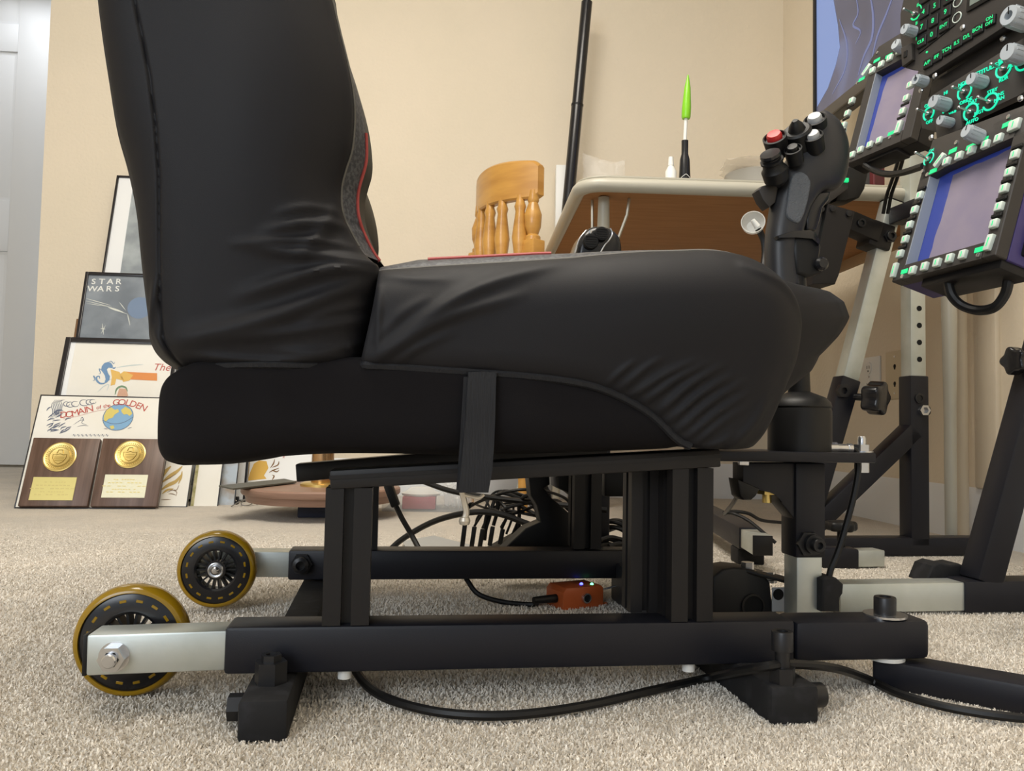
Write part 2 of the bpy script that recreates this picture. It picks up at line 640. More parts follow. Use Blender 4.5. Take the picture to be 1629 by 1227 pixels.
for i in (0, 2, 4, 6):
    for c in cols:
        b.box((c[0], zz[i], -0.012), (c[1], zz[i + 1], -0.0004), DF, 0.002)
door = struct(b, 'door_1', WHITE, WM)
for c in cols:
    for z in zs_all:
        w = 0.045
        p = B()
        A_ = [(c[0] + .012, z[0] + .012), (c[1] - .012, z[0] + .012), (c[1] - .012, z[1] - .012), (c[0] + .012, z[1] - .012)]
        Bq = [(c[0] + w, z[0] + w), (c[1] - w, z[0] + w), (c[1] - w, z[1] - w), (c[0] + w, z[1] - w)]
        p._faces([DF @ V((*q, -0.0115)) for q in A_] + [DF @ V((*q, -0.002)) for q in Bq],
                 [(0, 1, 5, 4), (1, 2, 6, 5), (2, 3, 7, 6), (3, 0, 4, 7), (4, 5, 6, 7)])
        p.obj('panel', WHITE, door)
struct(B().box((door_l - .09, 0, -0.02), (door_l - .004, dtop + .08, .012), DF, 0.004).box((door_r + .004, 0, -0.02), (door_r + .09, dtop + .08, .012), DF, 0.004).box((door_l - .09, dtop + .004, -0.02), (door_r + .09, dtop + .09, .012), DF, 0.004), 'trim_1', WHITE, WM)
B().lathe([(0, 0), (.03, 0), (.03, .006), (.012, .01), (.011, .03), (.026, .038), (.03, .05), (.024, .062), (0, .066)], DF @ T((door_l + .06, 0.95, 0))).obj('door_knob', STEEL, door)


# right wall details -------------------------------------------------
def rw(px, py):
    p = RW.inverted() @ onP(px, py, corner, bx)
    return p.x, p.z


RF = RW @ Mx(((1, 0, 0, 0), (0, 0, 1, 0), (0, 1, 0, 0), (0, 0, 0, 1)))      # xy on the wall; depth = +z into wall
RFo = RW @ Mx(((1, 0, 0, 0), (0, 0, -1, 0), (0, 1, 0, 0), (0, 0, 0, 1)))     # z out of the wall
x0 = rw(1556, 500)[0]
struct(B().box((x0, 0.125, -0.002), (x0 + .075, HC, 0.014), RFo, 0.005), 'trim_2', WALL, RW)

# duplex outlet
ox0, oz0 = rw(1370, 632)
ox1, oz1 = rw(1402, 566)
oc = RFo @ T(((ox0 + ox1) / 2, (oz0 + oz1) / 2, 0))
t = thing('wall_outlet', 'white duplex power outlet on the beige right wall', 'outlet', oc)
ow = max(0.07, ox1 - ox0)
oh = oz1 - oz0
B().box((-ow / 2, -oh / 2, 0), (ow / 2, oh / 2, .006), oc, .002).obj('cover_plate', WPL, t)
for s in (-1, 1):
    r_ = B().prism([(.015 * math.cos(a) * (1.0), s * oh * .22 + .018 * math.sin(a)) for a in np.linspace(0, 2 * math.pi, 16, endpoint=False)], .005, .009, oc).obj('receptacle', WPL, t)
    b = B()
    for x in (-.006, .006):
        b.box((x - .0012, s * oh * .22 - .002, .0085), (x + .0012, s * oh * .22 + .007, .0094), oc)
    b.cyl(oc @ V((0, s * oh * .22 - .009, .0085)), oc @ V((0, s * oh * .22 - .009, .0094)), .0028, n=10)
    b.obj('slot', DARKBLK, r_)
B().cyl(oc @ V((0, 0, .005)), oc @ V((0, 0, .0075)), .0035, n=10).obj('screw', STEEL, t)
# ivory plate with keyhole openings
ox0, oz0 = rw(1412, 636)
ox1, oz1 = rw(1442, 556)
oc = RFo @ T(((ox0 + ox1) / 2, (oz0 + oz1) / 2, 0))
t = thing('wall_plate', 'ivory wall plate with keyhole slots beside the black post', 'outlet', oc)
ow = ox1 - ox0
oh = oz1 - oz0
B().box((-ow / 2, -oh / 2, 0), (ow / 2, oh / 2, .006), oc, .002).obj('cover_plate', IVORY, t)
for s in (-1, 1):
    B().cyl(oc @ V((0, s * oh * .18, .0055)), oc @ V((0, s * oh * .18, .0066)), .006, n=12).cyl(oc @ V((0, s * oh * .18 - .006, .0055)), oc @ V((0, s * oh * .18 - .006, .0066)), .0035, n=10).obj('slot', DARKBLK, t)
    B().cyl(oc @ V((0, s * oh * .38, .0055)), oc @ V((0, s * oh * .38, .0075)), .003, n=10).obj('screw', STEEL, t)

# pale pole before the right wall
p0 = atZ(1531, 864)
b = B().cyl(p0, p0 + V((0, 0, 1.0)), 0.0145, n=20).cyl(p0 + V((0, 0, 0)), p0 + V((0, 0, .012)), 0.03, n=20)
tag(b.obj('curtain_pole', BEIGE, None, T(p0)), 'slim pale beige pole standing upright before the right wall', 'pole')

# ================================================================== SEAT CHASSIS
ch = thing('seat_chassis', 'black square-tube seat chassis with amber wheels and black feet on the carpet', 'frame', RIG)
zt0, zt1 = L(358, 999, 0).z, L(1480, 990, 0).z
zb0, zb1 = L(358, 1074, 0).z, L(1480, 1047, 0).z
ul, ur = L(356, 1037, 0).x, L(1480, 1020, 0).x
TH = 0.040


def zrail(u):
    k = (u - ul) / (ur - ul)
    return (zt0 + zb0) / 2 * (1 - k) + (zt1 + zb1) / 2 * k


um = L(1265, 1020, 0).x
u_far = L(1320, 890, 0.42).x
b = B().beam(G(ul, .02, zrail(ul)), G(um, .02, zrail(um)), TH, TH, .0035)
b.obj('rail', BLK, ch)
b = B().beam(G(um + .0008, .0205, zrail(um)), G(ur, .0205, zrail(ur)), TH + .003, TH - .002, .006)
b.obj('pivot_block', BLK, ch, label='rounded pivot block at the front end')
VF = 0.40
zf = L(700, 898, VF).z
uf0 = L(458, 900, VF).x
b = B().beam(G(uf0, VF + .02, zf), G(L(1128, 890, VF).x, VF + .02, zf - .003), TH, TH, .0035)
b.obj('rail', BLK, ch)
# zinc inserts
ua = L(137, 1040, 0.003).x
zi = L(200, 1042, 0.003).z
b = B().beam(G(ua, .02, zi), G(ul + .02, .02, zrail(ul)), .034, .0335, .002)
b.obj('rail_insert', ZINC, ch)
b = B().beam(G(ua - .003, .02, zi), G(ua + .0005, .02, zi), .034, .034, .001)
b.obj('end_cap', PLAS, ch)
uw = L(345, 905, VF - .02).x
b = B().beam(G(uw - .03, VF + .02, zf + .002), G(uf0 + .02, VF + .02, zf), .034, .034, .002)
b.obj('rail_insert', ZINC, ch)


def wheel(c, label=None):
    """c: centre in rig coordinates, axis along v"""
    F = RIG @ T(c) @ Mx.Rotation(rad(90), 4, 'X')     # local z = -v (toward the camera)
    Rr = 0.050
    w = B()
    # core disc: rim ring with a raised lip, spokes
    w.lathe([(.0245, -.0085), (.0245, .0085), (.027, .0104), (.0420, .0104), (.0435, .0094), (.0435, -.0094), (.0420, -.0104), (.027, -.0104), (.0245, -.0085)], F, 48)
    w.lathe([(.0075, -.011), (.0075, .011), (.0125, .011), (.0125, -.011), (.0075, -.011)], F, 24)
    wo = w.obj('wheel', PLASG, ch, label=label)
    sp = B()
    for k in range(18):
        a = 2 * math.pi * k / 18
        Fk = F @ Mx.Rotation(a, 4, 'Z')
        sp.box((.0115, -.0011, -.007), (.0252, .0011, .007), Fk)
    sp.obj('spokes', PLAS, wo)
    prof = [(.0432, -.0095)]
    for k in range(13):
        a = -math.pi / 2 + math.pi * k / 12
        prof.append((.0433 + .0067 * math.cos(a) ** .8 if math.cos(a) > 1e-6 else .0433, .0118 * math.sin(a)))
    prof.append((.0432, .0095))
    B().lathe(prof, F, 64).obj('tread', AMBER, wo)
    for k in range(16):
        a = 2 * math.pi * (k + .5) / 16
        Fk = F @ Mx.Rotation(a, 4, 'Z')
        B().box((.0345, -.0036, .0090), (.0382, .0036, .0107), Fk, .0009, 1).obj('rim_window', AMBER, wo)
    B().lathe([(.0062, .0105), (.0098, .0105), (.0098, .0122), (.0085, .0128), (.0062, .0122)], F, 24).obj('bearing', STEEL, wo)
    B().lathe([(0, .0185), (.003, .0183), (.0052, .0165), (.006, .014), (.006, .011), (0, .011)], F, 20).obj('axle_bolt', STEEL, wo)
    return wo


wc = L(212, 1017, .062)
wheel((wc.x, .062, max(wc.z, .0495)))
wc = L(346, 905, VF - .018)
wheel((wc.x, VF - .018, max(wc.z, .0495)))
# axle nut on the zinc insert
pn = L(182, 1045, .003)
b = B()
b.lathe([(0, 0), (.0125, 0), (.0125, .0012), (0, .0012)], axisM(G(pn.x, .003, pn.z), -RV), 24)
nut(b, G(pn.x, .002, pn.z), -RV, .0108, .009, .62)
b.lathe([(0, 0), (.0058, 0), (.0058, .0145), (.0048, .0155), (0, .0155)], axisM(G(pn.x, .003, pn.z), -RV), 20)
b.obj('axle_nut', STEEL, ch)


def tslot(w=.04, sl=.0088, dp=.010):
    h, s_ = w / 2, sl / 2
    q = [(-h, -h), (-s_, -h), (-s_, -h + dp), (s_, -h + dp), (s_, -h), (h, -h)]
    P = []
    for k in range(4):
        a = k * math.pi / 2
        for x, y in q[:-1]:
            P.append((x * math.cos(a) - y * math.sin(a), x * math.sin(a) + y * math.cos(a)))
    return P


# seat rails (slightly tilted bars) and T-slot posts
sA, sB = L(525, 764, 0.0), L(1146, 729, 0.0)
sH = .0165


def zseat(u):
    k = (u - sA.x) / (sB.x - sA.x)
    return sA.z * (1 - k) + sB.z * k


fA = L(471, 753, VF)
for v, du, h in ((.02, 0, sH), (VF + .02, fA.x - sA.x, .024)):
    b = B().beam(G(sA.x + du, v, zseat(sA.x + du) if du == 0 else fA.z), G(sB.x, v, zseat(sB.x)), .042, h, .0015)
    if du == 0:
        b.beam(G(sA.x + du - .0006, v - .0215, zseat(sA.x + du) + .002), G(sB.x + .0006, v - .0215, zseat(sB.x) + .002), .001, .0035)
    b.obj('seat_rail', BLK2, ch)
up = [L(552, 900, 0).x, L(1102, 900, 0).x]
for u in up:
    for v in (.0205, VF + .0205):
        zbot = (zrail(u) if v < .2 else zf) + TH / 2
        F = RIG @ T((u, v, 0))
        B().prism(tslot(), zbot, zseat(u) - .008, F).obj('post', BLK2, ch)
# second upright beside the right-hand post
uu = up[1] - .032
B().prism(tslot(.03, .007, .007), zrail(uu) + TH / 2, zseat(uu) - .008, RIG @ T((uu, .055, 0))).obj('post', BLK2, ch)

# feet bars under both rails
def footbar(pxl, pxr, pyb, vend):
    a, c = atZ(pxl, pyb, 0.0), atZ(pxr, pyb - 6, 0.0)
    mid = RIGI @ ((a + c) / 2)
    w = (a - c).length
    b = B().beam(G(mid.x, mid.y, .0165), G(mid.x - .004, vend, .0165), w, .033, .004)
    b.obj('foot_bar', RUB, ch)
    return mid, w


fm, fw = footbar(375, 457, 1187, VF + .14)
rm, rw_ = footbar(1229, 1302, 1158, .26)
# adjusters
b = B()
p = L(430, 1098, fm.y + .045)
hexbolt(b, G(p.x, p.y, .031), (0, 0, 1), .0135, .0195)
b.lathe([(0, 0), (.0085, 0), (.0085, .006), (.005, .006), (.0045, .001), (0, .001)], axisM(G(p.x, p.y, .0500), (0, 0, 1)), 6)
b.obj('adjuster_nut', BOLT, ch)
b = B()
hexbolt(b, G(fm.x - fw / 2, fm.y + .035, .017), G(-1, 0, 0) - G(0, 0, 0), .011, .013)
b.obj('side_bolt', BOLT, ch)
b = B()
p = V((rm.x - .006, rm.y + .012, 0))
hexbolt(b, G(p.x, p.y, .031), (0, 0, 1), .0112, .015)
b.cyl(G(p.x, p.y, .046), G(p.x, p.y, .062), .0062)
capscrew(b, G(p.x, p.y, .060), (0, 0, 1), .0092, .0165)
b.obj('adjuster_nut', BOLT, ch)
b = B()
capscrew(b, G(rm.x + rw_ / 2 - .002, rm.y + .018, .019), G(1, 0, 0) - G(0, 0, 0), .0105, .015)
b.obj('side_bolt', BOLT, ch)
# bolt on the far rail
p = L(480, 897, VF)
b = B()
hexbolt(b, G(p.x, VF + .001, p.z), -RV, .0145, .007)
b.lathe([(0, 0), (.0105, 0), (.0105, .016), (.006, .018), (.0055, .008), (0, .008)], axisM(G(p.x, VF, p.z), -RV), 18)
b.obj('clamp_bolt', BOLT, ch)
p = L(525, 866, VF + .05)
B().lathe([(0, 0), (.022, 0), (.024, .006), (.018, .014), (0, .016)], axisM(G(p.x - .005, VF + .07, .033), (0, 0, 1)), 20).obj('knob', PLAS, ch)
# pivot bolt with washer
p = L(1428, 985, .0)
zp = zrail(p.x) + TH / 2 - .001
b = B().lathe([(0, 0), (.0205, 0), (.0205, .002), (.0, .002)], axisM(G(p.x, .02, zp), (0, 0, 1)), 32)
b.obj('washer', STEEL, ch)
b = B()
capscrew(b, G(p.x, .02, zp + .002), (0, 0, 1), .0105, .0165)
b.obj('pivot_bolt', BOLT, ch)
for x, y in ((548, 1073), (1095, 1062)):
    q = L(x, y, .012)
    B().cyl(G(q.x, .012, q.z + .006), G(q.x, .012, q.z - .003), .006, n=12).obj('plug', WPL, ch)

# swing arm pivoting under the block
a0 = atZ(1387, 1094, 0.0)
a1 = atZ(1629, 1141, 0.0)
d = (a1 - a0).normalized()
nrm = V((-d.y, d.x, 0))
a0c, a1c = a0 + nrm * .02, a0 + d * .34 + nrm * .02
t = thing('swing_arm', 'black square tube arm angled off under the pivot bolt onto the carpet', 'bar', T(a0c))
B().beam(a0c + V((0, 0, .0145)), a1c + V((0, 0, .0145)), .040, .027, .0035).obj('arm', BLK, t)
B().cyl(G(p.x, .02, .0278), G(p.x, .02, zrail(p.x) - TH / 2 + .001), .018, n=24).obj('spacer', WPL, t)

# ================================================================== THE SEAT
VN = -0.045          # near side
VFAR = 0.485         # far side
se = thing('racing_seat', 'black bucket seat in a stretchy cover strapped onto a black foam base', 'seat', T(G(.25, .22, zseat(.25) + .012)))


def Lnp(P, v=VN):
    out = np.zeros((*P.shape[:-1], 2))
    N = V(RV)
    base = (RIG @ V((0, v, 0)) - EYE).dot(N)
    r = np.array(R3)
    dl = np.stack([(P[..., 0] - CX) / FPX, -(P[..., 1] - CY) / FPX, -np.ones(P.shape[:-1])], -1)
    dw = dl @ r.T
    k = base / (dw @ np.array(N))
    w = np.array(EYE) + dw * k[..., None]
    loc = (w - np.array(O_)) @ np.array(RIG.to_3x3())
    out[..., 0] = loc[..., 0]
    out[..., 1] = loc[..., 2]
    return out


def coons(top, bot, left, right, nu, nv):
    t_, b_, l_, r_ = cr(top, nu), cr(bot, nu), cr(left, nv), cr(right, nv)
    s = np.linspace(0, 1, nu)[None, :, None]
    q = np.linspace(0, 1, nv)[:, None, None]
    P = (1 - q) * t_[None] + q * b_[None] + (1 - s) * l_[:, None] + s * r_[:, None]
    P -= (1 - s) * (1 - q) * t_[0] + s * (1 - q) * t_[-1] + (1 - s) * q * b_[0] + s * q * b_[-1]
    return P


def wrinkle(P, segs):
    D = np.zeros(P.shape[:2])
    for x0, y0, x1, y1, bow, w, h in segs:
        mx, my = (x0 + x1) / 2, (y0 + y1) / 2
        ln = math.hypot(x1 - x0, y1 - y0)
        mx += -(y1 - y0) / ln * bow
        my += (x1 - x0) / ln * bow
        q = cr([(x0, y0), (mx, my), (x1, y1)], 12)
        best = np.full(P.shape[:2], 1e9)
        tt = np.zeros(P.shape[:2])
        for i in range(11):
            a, e = q[i], q[i + 1] - q[i]
            k = np.clip(((P[..., 0] - a[0]) * e[0] + (P[..., 1] - a[1]) * e[1]) / (e @ e), 0, 1)
            dd = np.hypot(P[..., 0] - a[0] - k * e[0], P[..., 1] - a[1] - k * e[1])
            m = dd < best
            best[m] = dd[m]
            tt[m] = ((i + k) / 11)[m]
        D += h * np.exp(-(best / w) ** 2) * np.sin(np.pi * (0.12 + 0.85 * tt)) ** 0.8
    return D


def rnd(x, R):
    x = np.clip(x / R, 0, 1)
    return 1 - np.sqrt(np.clip(1 - (1 - x) ** 2, 0, 1))


def side_patch(P, ed, segs, extra=None):
    """local points of the near side; ed = (top, bottom, left, right) each (R, D)"""
    uz = Lnp(P)
    ny, nx = P.shape[:2]
    dl = np.concatenate([np.zeros((ny, 1)), np.cumsum(np.linalg.norm(np.diff(uz, axis=1), axis=2), 1)], 1)
    dt = np.concatenate([np.zeros((1, nx)), np.cumsum(np.linalg.norm(np.diff(uz, axis=0), axis=2), 0)], 0)
    dr = dl[:, -1:] - dl
    db = dt[-1:] - dt
    v = np.full((ny, nx), VN)
    tot = np.zeros((ny, nx))
    for x, (R_, D_) in zip((dt, db, dl, dr), ed):
        if D_:
            tot += D_ * rnd(x, R_)
    tot = np.minimum(tot, max(D_ for _, D_ in ed))
    v = v + tot - wrinkle(P, segs)
    if extra is not None:
        v -= extra
    return np.stack([uz[..., 0], v, uz[..., 1]], -1)


def towld(A):
    m = np.array(RIG)
    return A @ m[:3, :3].T + m[:3, 3]


def strip(edge, prof, direction, amp, t0=0.0, t1=1.0, n=25):
    """band across the seat from the near edge (local pts n x 3) to its mirror; prof(t) bulges it along direction"""
    k = len(edge)
    A = np.zeros((k, n, 3))
    for j, t in enumerate(np.linspace(t0, t1, n)):
        pf = prof(t)
        A[:, j, 0] = edge[:, 0] + direction[0] * pf * amp
        A[:, j, 2] = edge[:, 2] + direction[1] * pf * amp
        A[:, j, 1] = edge[:, 1] * (1 - t) + (VN + VFAR - edge[:, 1]) * t
    return A


# backrest ------------------------------------------------------------
rear = [(112, -420), (118, -220), (127, -80), (136, 0), (148, 80), (163, 170), (182, 240), (196, 310), (205, 400), (217, 500), (221, 535), (238, 562), (270, 583)]
front = [(470, -420), (490, -250), (512, -90), (531, 0), (546, 60), (557, 112), (561, 160), (557, 215), (546, 252), (539, 283), (541, 322), (555, 355), (574, 386), (594, 408)]
seam = [(602, 417), (597, 460), (590, 500), (580, 545), (572, 580)]
hemb = [(270, 583), (330, 580), (400, 579), (480, 580), (572, 581)]
PB = coons([(112, -420), (290, -440), (470, -420)], hemb, rear, front + seam, 170, 200)
wb = [(598, 440, 262, 548, -14, 15, .0065), (594, 420, 378, 474, 6, 13, .0050), (592, 409, 395, 396, -6, 10, .0045),
      (560, 388, 372, 392, 4, 7, .0035), (548, 352, 418, 374, 4, 8, .004), (590, 505, 350, 543, -4, 9, .0035),
      (588, 480, 480, 515, 3, 7, .0025), (585, 540, 440, 560, -10, 7, .003), (560, 565, 300, 566, -10, 7, .004),
      (575, 570, 552, 545, 0, 4, .002), (545, 300, 470, 420, -10, 12, .003), (236, 520, 262, 575, 0, 7, .003), (222, 520, 240, 440, 4, 8, .004),
      (596, 430, 470, 440, 5, 7, .0025), (540, 330, 440, 345, 5, 7, .0028)]
ex = 0.0
# seam running down the rear quarter of the side
ys = PB[..., 1]
seamx = np.interp(ys, [-420, 0, 60, 120, 200, 280, 400, 480, 540, 585], [195, 213, 226, 238, 248, 252, 250, 249, 254, 280])
ds = np.abs(PB[..., 0] - seamx)
ex = -0.0026 * np.exp(-(ds / 3.0) ** 2)
# side bolster bulge (upper), as the darker shadow on its right shows
gx, gy = (PB[..., 0] - 400) / 130, (PB[..., 1] - 190) / 290
ex = ex + 0.016 * np.exp(-(gx ** 2 + gy ** 2) * 1.3)
wb = [(*w_[:6], w_[6] * 1.45) for w_ in wb]
LB = side_patch(PB, ((.05, .03), (.03, .012), (.045, .040), (.05, .035)), wb, ex)
bb = B().grid(towld(LB))
far = LB[::3, ::3].copy()
far[..., 1] = VN + VFAR - np.maximum(far[..., 1], VN)
bb.grid(towld(far), True)
bb.grid(towld(strip(LB[:, 0], lambda t: math.sin(math.pi * t) ** .6, (-1, 0), .025)))
bb.grid(towld(strip(LB[0], lambda t: math.sin(math.pi * t) ** .6, (0, 1), .02)), True)
bb.grid(towld(strip(LB[-1], lambda t: 0, (0, 1), 0)), True)
bb.obj('backrest', FAB, se, ang=70)

# insert of the backrest (front face): near bolster, centre, far bolster
ef = LB[:, -1]
kk = int(len(ef) * .80)
ef = ef[:kk + 2]
ampb = np.interp(PB[:kk + 2, -1, 1], [-400, 60, 140, 240, 330, 410], [.010, .010, .024, .045, .045, .035])


def bprof(t):
    x = min(t, 1 - t)
    if x < .16:
        return .42 * math.sin(math.pi * x / .16 / 1.3)
    return .42 * math.sin(math.pi / 1.3) - 1.0 * math.sin(math.pi * (x - .16) / .68) ** .8 * .55


for t0, t1, nm, mm in ((0, .05, 'bolster', CARBON), (.05, .95, 'back_insert', INSERT), (.95, 1, 'bolster', CARBON)):
    B().grid(towld(strip(ef, bprof, (1, 0.1), ampb, t0, t1, 15 if nm == 'back_insert' else 7))).obj(nm, mm, se, ang=70)
for tt in (.05, .95):
    A = strip(ef, bprof, (1, 0.1), ampb, tt, tt + .001, 2)[:, 0]
    B().tube([V(p) for p in towld(A)[PB[:kk + 2, -1, 1] > 170]][::3], .0020, 6).obj('piping', PIPING, se)
hem = towld(LB[46:kk, -1])
B().tube([V(p) for p in hem][::3], .0016, 6).obj('hem', GREYC, se)

# cushion --------------------------------------------------------------
top = [(602, 417), (640, 415), (700, 411), (780, 407), (860, 403), (920, 400), (960, 396), (1030, 391), (1095, 389), (1148, 388), (1196, 396), (1232, 408), (1259, 422)]
right = [(1259, 422), (1278, 455), (1292, 500), (1296, 530), (1291, 575), (1273, 628), (1252, 680), (1233, 713)]
bot = [(572, 581), (640, 584), (700, 588), (760, 592), (820, 596), (880, 602), (930, 610), (970, 622), (1010, 641), (1040, 660), (1065, 682), (1085, 701), (1120, 714), (1180, 716), (1233, 713)]
PC = coons(top, bot, seam, right, 240, 120)
wcsh = [(588, 574, 925, 402, -26, 13, .0060), (600, 576, 830, 470, -16, 10, .0045), (625, 580, 720, 530, -4, 8, .003), (600, 540, 690, 470, -8, 10, .0025),
        (606, 430, 720, 440, 4, 9, .002), (604, 455, 600, 560, 0, 6, .0022),
        (964, 612, 1006, 574, -2, 5, .0030), (985, 620, 1045, 570, -3, 5.5, .0034), (1004, 630, 1100, 574, -5, 6, .0042), (1024, 640, 1118, 578, -5, 6, .0042),
        (1048, 655, 1140, 582, -6, 6.5, .0048), (1064, 670, 1160, 596, -6, 6, .0045), (1078, 686, 1176, 608, -6, 6, .0042), (1092, 698, 1186, 626, -5, 6, .0038),
        (1108, 707, 1180, 650, -4, 6, .0032), (1165, 710, 1226, 622, 8, 9, .0042), (1120, 714, 1165, 690, 4, 6, .003), (1205, 714, 1262, 600, 10, 10, .003),
        (1180, 424, 1292, 520, -16, 10, .0045)]
gx, gy = (PC[..., 0] - 1120) / 260, (PC[..., 1] - 500) / 120
exc = 0.022 * np.exp(-(gx ** 2 + gy ** 2))
LC = side_patch(PC, ((.05, .040), (.02, .010), (.02, .004), (.055, .050)), wcsh, exc)
bb = B().grid(towld(LC))
far = LC[::3, ::3].copy()
far[..., 1] = VN + VFAR - np.maximum(far[..., 1], VN)
bb.grid(towld(far), True)
nose = np.interp(np.arange(120) / 119, [0, .05, .12, .2, .28, .38, .48, .56, .66, .8, 1], [.010, .036, .064, .084, .086, .072, .054, .050, .034, .010, 0])


def nosep(t):
    x = min(t, 1 - t)
    return min(1, x / .10) ** .65 * (1 - .35 * min(1, max(0, x - .1) / .25))


A = strip(LC[:, -1], nosep, (1, 0), 0, n=41)
for j, t_ in enumerate(np.linspace(0, 1, 41)):
    A[:, j, 0] += nose * nosep(t_)
    A[:, j, 2] += 0.016 * nosep(t_) * np.interp(np.linspace(0, 1, 120), [0, .15, .5, 1], [.2, 1, .4, 0])
bb.grid(towld(A), True)
bb.grid(towld(strip(LC[-1], lambda t: 0, (0, 1), 0)), True)
bb.obj('cushion', FAB, se, ang=70)
# cushion top insert
et = LC[0]
ampv = np.interp(np.linspace(0, 1, len(et)), [0, .1, .4, .6, .85, 1], [.009, .0135, .0125, .009, .006, .0])


def cprof(t):
    x = min(t, 1 - t)
    return min(1, x / .06) ** .6 if x < .06 else 1 - .9 * min(1, (x - .06) / .18) ** 1.5


def topstrip(t0, t1, n):
    A = strip(et, cprof, (0, 1), 0, t0, t1, n)
    for j, t_ in enumerate(np.linspace(t0, t1, n)):
        A[:, j, 2] += ampv * cprof(t_)
    return A


B().grid(towld(topstrip(0, .10, 9))).obj('cushion_bolster', CARBON, se, ang=70)
B().grid(towld(topstrip(.10, .90, 21))).obj('cushion_insert', INSERT, se, ang=70)
B().grid(towld(topstrip(.90, 1, 9))).obj('cushion_bolster', CARBON, se, ang=70)
for tt in (.045, .93):
    A = towld(topstrip(tt, tt + .001, 2)[:, 0])
    B().tube([V(p) for p in A][30:110:4], .0022, 6).obj('piping', PIPING, se)
B().tube([V(p) for p in towld(LC[0])][::6], .0019, 6).obj('hem', GREYC, se)
# rolled lower hem
pts = [V(p) for p in towld(np.vstack([LB[-1, ::6], LC[-1, 2:-40:6]]))]
pts = [q - RV * .0015 for q in pts]
B().tube(pts, .0042, 8, res=160).obj('elastic_hem', STRAP, se)

# foam base under the cover
ft = [(246, 596), (330, 566), (420, 566), (560, 566), (700, 570), (860, 583), (960, 598), (1030, 640), (1085, 694)]
fbm = [(262, 743), (345, 740), (400, 733), (434, 727), (515, 722), (620, 722), (720, 724), (860, 722), (980, 718), (1080, 714), (1108, 711)]
fle = [(246, 596), (235, 612), (230, 640), (228, 690), (230, 716), (241, 735), (262, 743)]
PF = coons(ft, fbm, fle, [(1085, 694), (1098, 703), (1108, 711)], 60, 40)
LF = side_patch(PF, ((.02, .010), (.03, .028), (.04, .035), (.02, .004)), [(300, 640, 520, 700, 6, 40, .004), (420, 600, 470, 735, 6, 24, .004), (820, 620, 900, 720, 6, 40, .005)]) + np.array([0, .004, 0])
bb = B().grid(towld(LF))
far = LF.copy()
far[..., 1] = VN + VFAR - far[..., 1]
bb.grid(towld(far), True)
for e_, d_ in ((LF[0], (0, 1)), (LF[-1], (0, -1)), (LF[:, 0], (-1, 0)), (LF[:, -1], (1, 0))):
    bb.grid(towld(strip(e_, lambda t: math.sin(math.pi * t) ** .4, d_, .004 if d_[1] != 1 else 0)))
bb.obj('foam_base', FOAM, se, ang=60)
FZ = RIG @ Mx(((1, 0, 0, 0), (0, 0, 1, 0), (0, 1, 0, 0), (0, 0, 0, 1)))      # xy -> (u,z), z -> v

# strap hanging over the side
def sp_(px, py, v):
    q = L(px, py, v)
    return G(q.x, v, q.z)


sv = VN - .004
rows = []
for y, xa, xb, v in ((592, 745, 790, VN - .001), (610, 744, 789, sv), (660, 741, 788, sv), (710, 737, 786, sv - .001), (750, 733, 783, sv - .004), (784, 729, 777, sv - .004)):
    rows.append([sp_(xa, y, v), sp_(xb, y, v)])
b = B()
A = np.array([[list(r[0]), list(r[1])] for r in rows])
th = np.array(RV) * .0022
b.grid(A)
b.grid(A + th, True)
for i in range(len(rows) - 1):
    for k in (0, 1):
        b.grid(np.array([[A[i, k], A[i + 1, k]], [A[i, k] + th, A[i + 1, k] + th]]))
b.grid(np.array([[A[-1, 0], A[-1, 1]], [A[-1, 0] + th, A[-1, 1] + th]]))
st = b.obj('strap', STRAP, se, normals=True)
# back layer of the looped strap and its metal hook
rows = []
for y, xa, xb, v in ((600, 738, 752, sv + .003), (700, 732, 744, sv + .003), (780, 726, 738, sv + .004)):
    rows.append([sp_(xa, y, v), sp_(xb, y, v)])
A = np.array([[list(r[0]), list(r[1])] for r in rows])
b = B().grid(A)
b.grid(A + th, True)
b.obj('strap_loop', STRAP, st)
b = B().tube([sp_(735, 782, sv + .006), sp_(739, 800, sv + .008), sp_(742, 815, sv + .008), sp_(739, 826, sv + .008)], .0026, 8)
b.lathe([(0, -.004), (.004, -.003), (.005, 0), (.004, .003), (0, .004)], T(sp_(739, 829, sv + .008)), 12)
b.tube([sp_(733, 786, sv + .006), sp_(760, 792, sv + .006), sp_(770, 787, sv + .006)], .0016, 6)
b.obj('hook', mat('hook_steel', (.55, .5, .42), .35, .5), st)

# ================================================================== STANDS, STICK, PANELS
def rigpt(px, py, v):
    q = L(px, py, v)
    return G(q.x, v, q.z)


UD = RIG.to_3x3() @ V((1, 0, 0))       # forward
ZD = V((0, 0, 1))


def starknob(b, P, d, r, h, n=5):
    F = axisM(P, d)
    poly = []
    for k in range(n * 8):
        a = 2 * math.pi * k / (n * 8)
        rr = r * (1 + .13 * math.cos(n * a))
        poly.append((rr * math.cos(a), rr * math.sin(a)))
    return b.pillow(poly, 0, h, r * .22, F, 3)


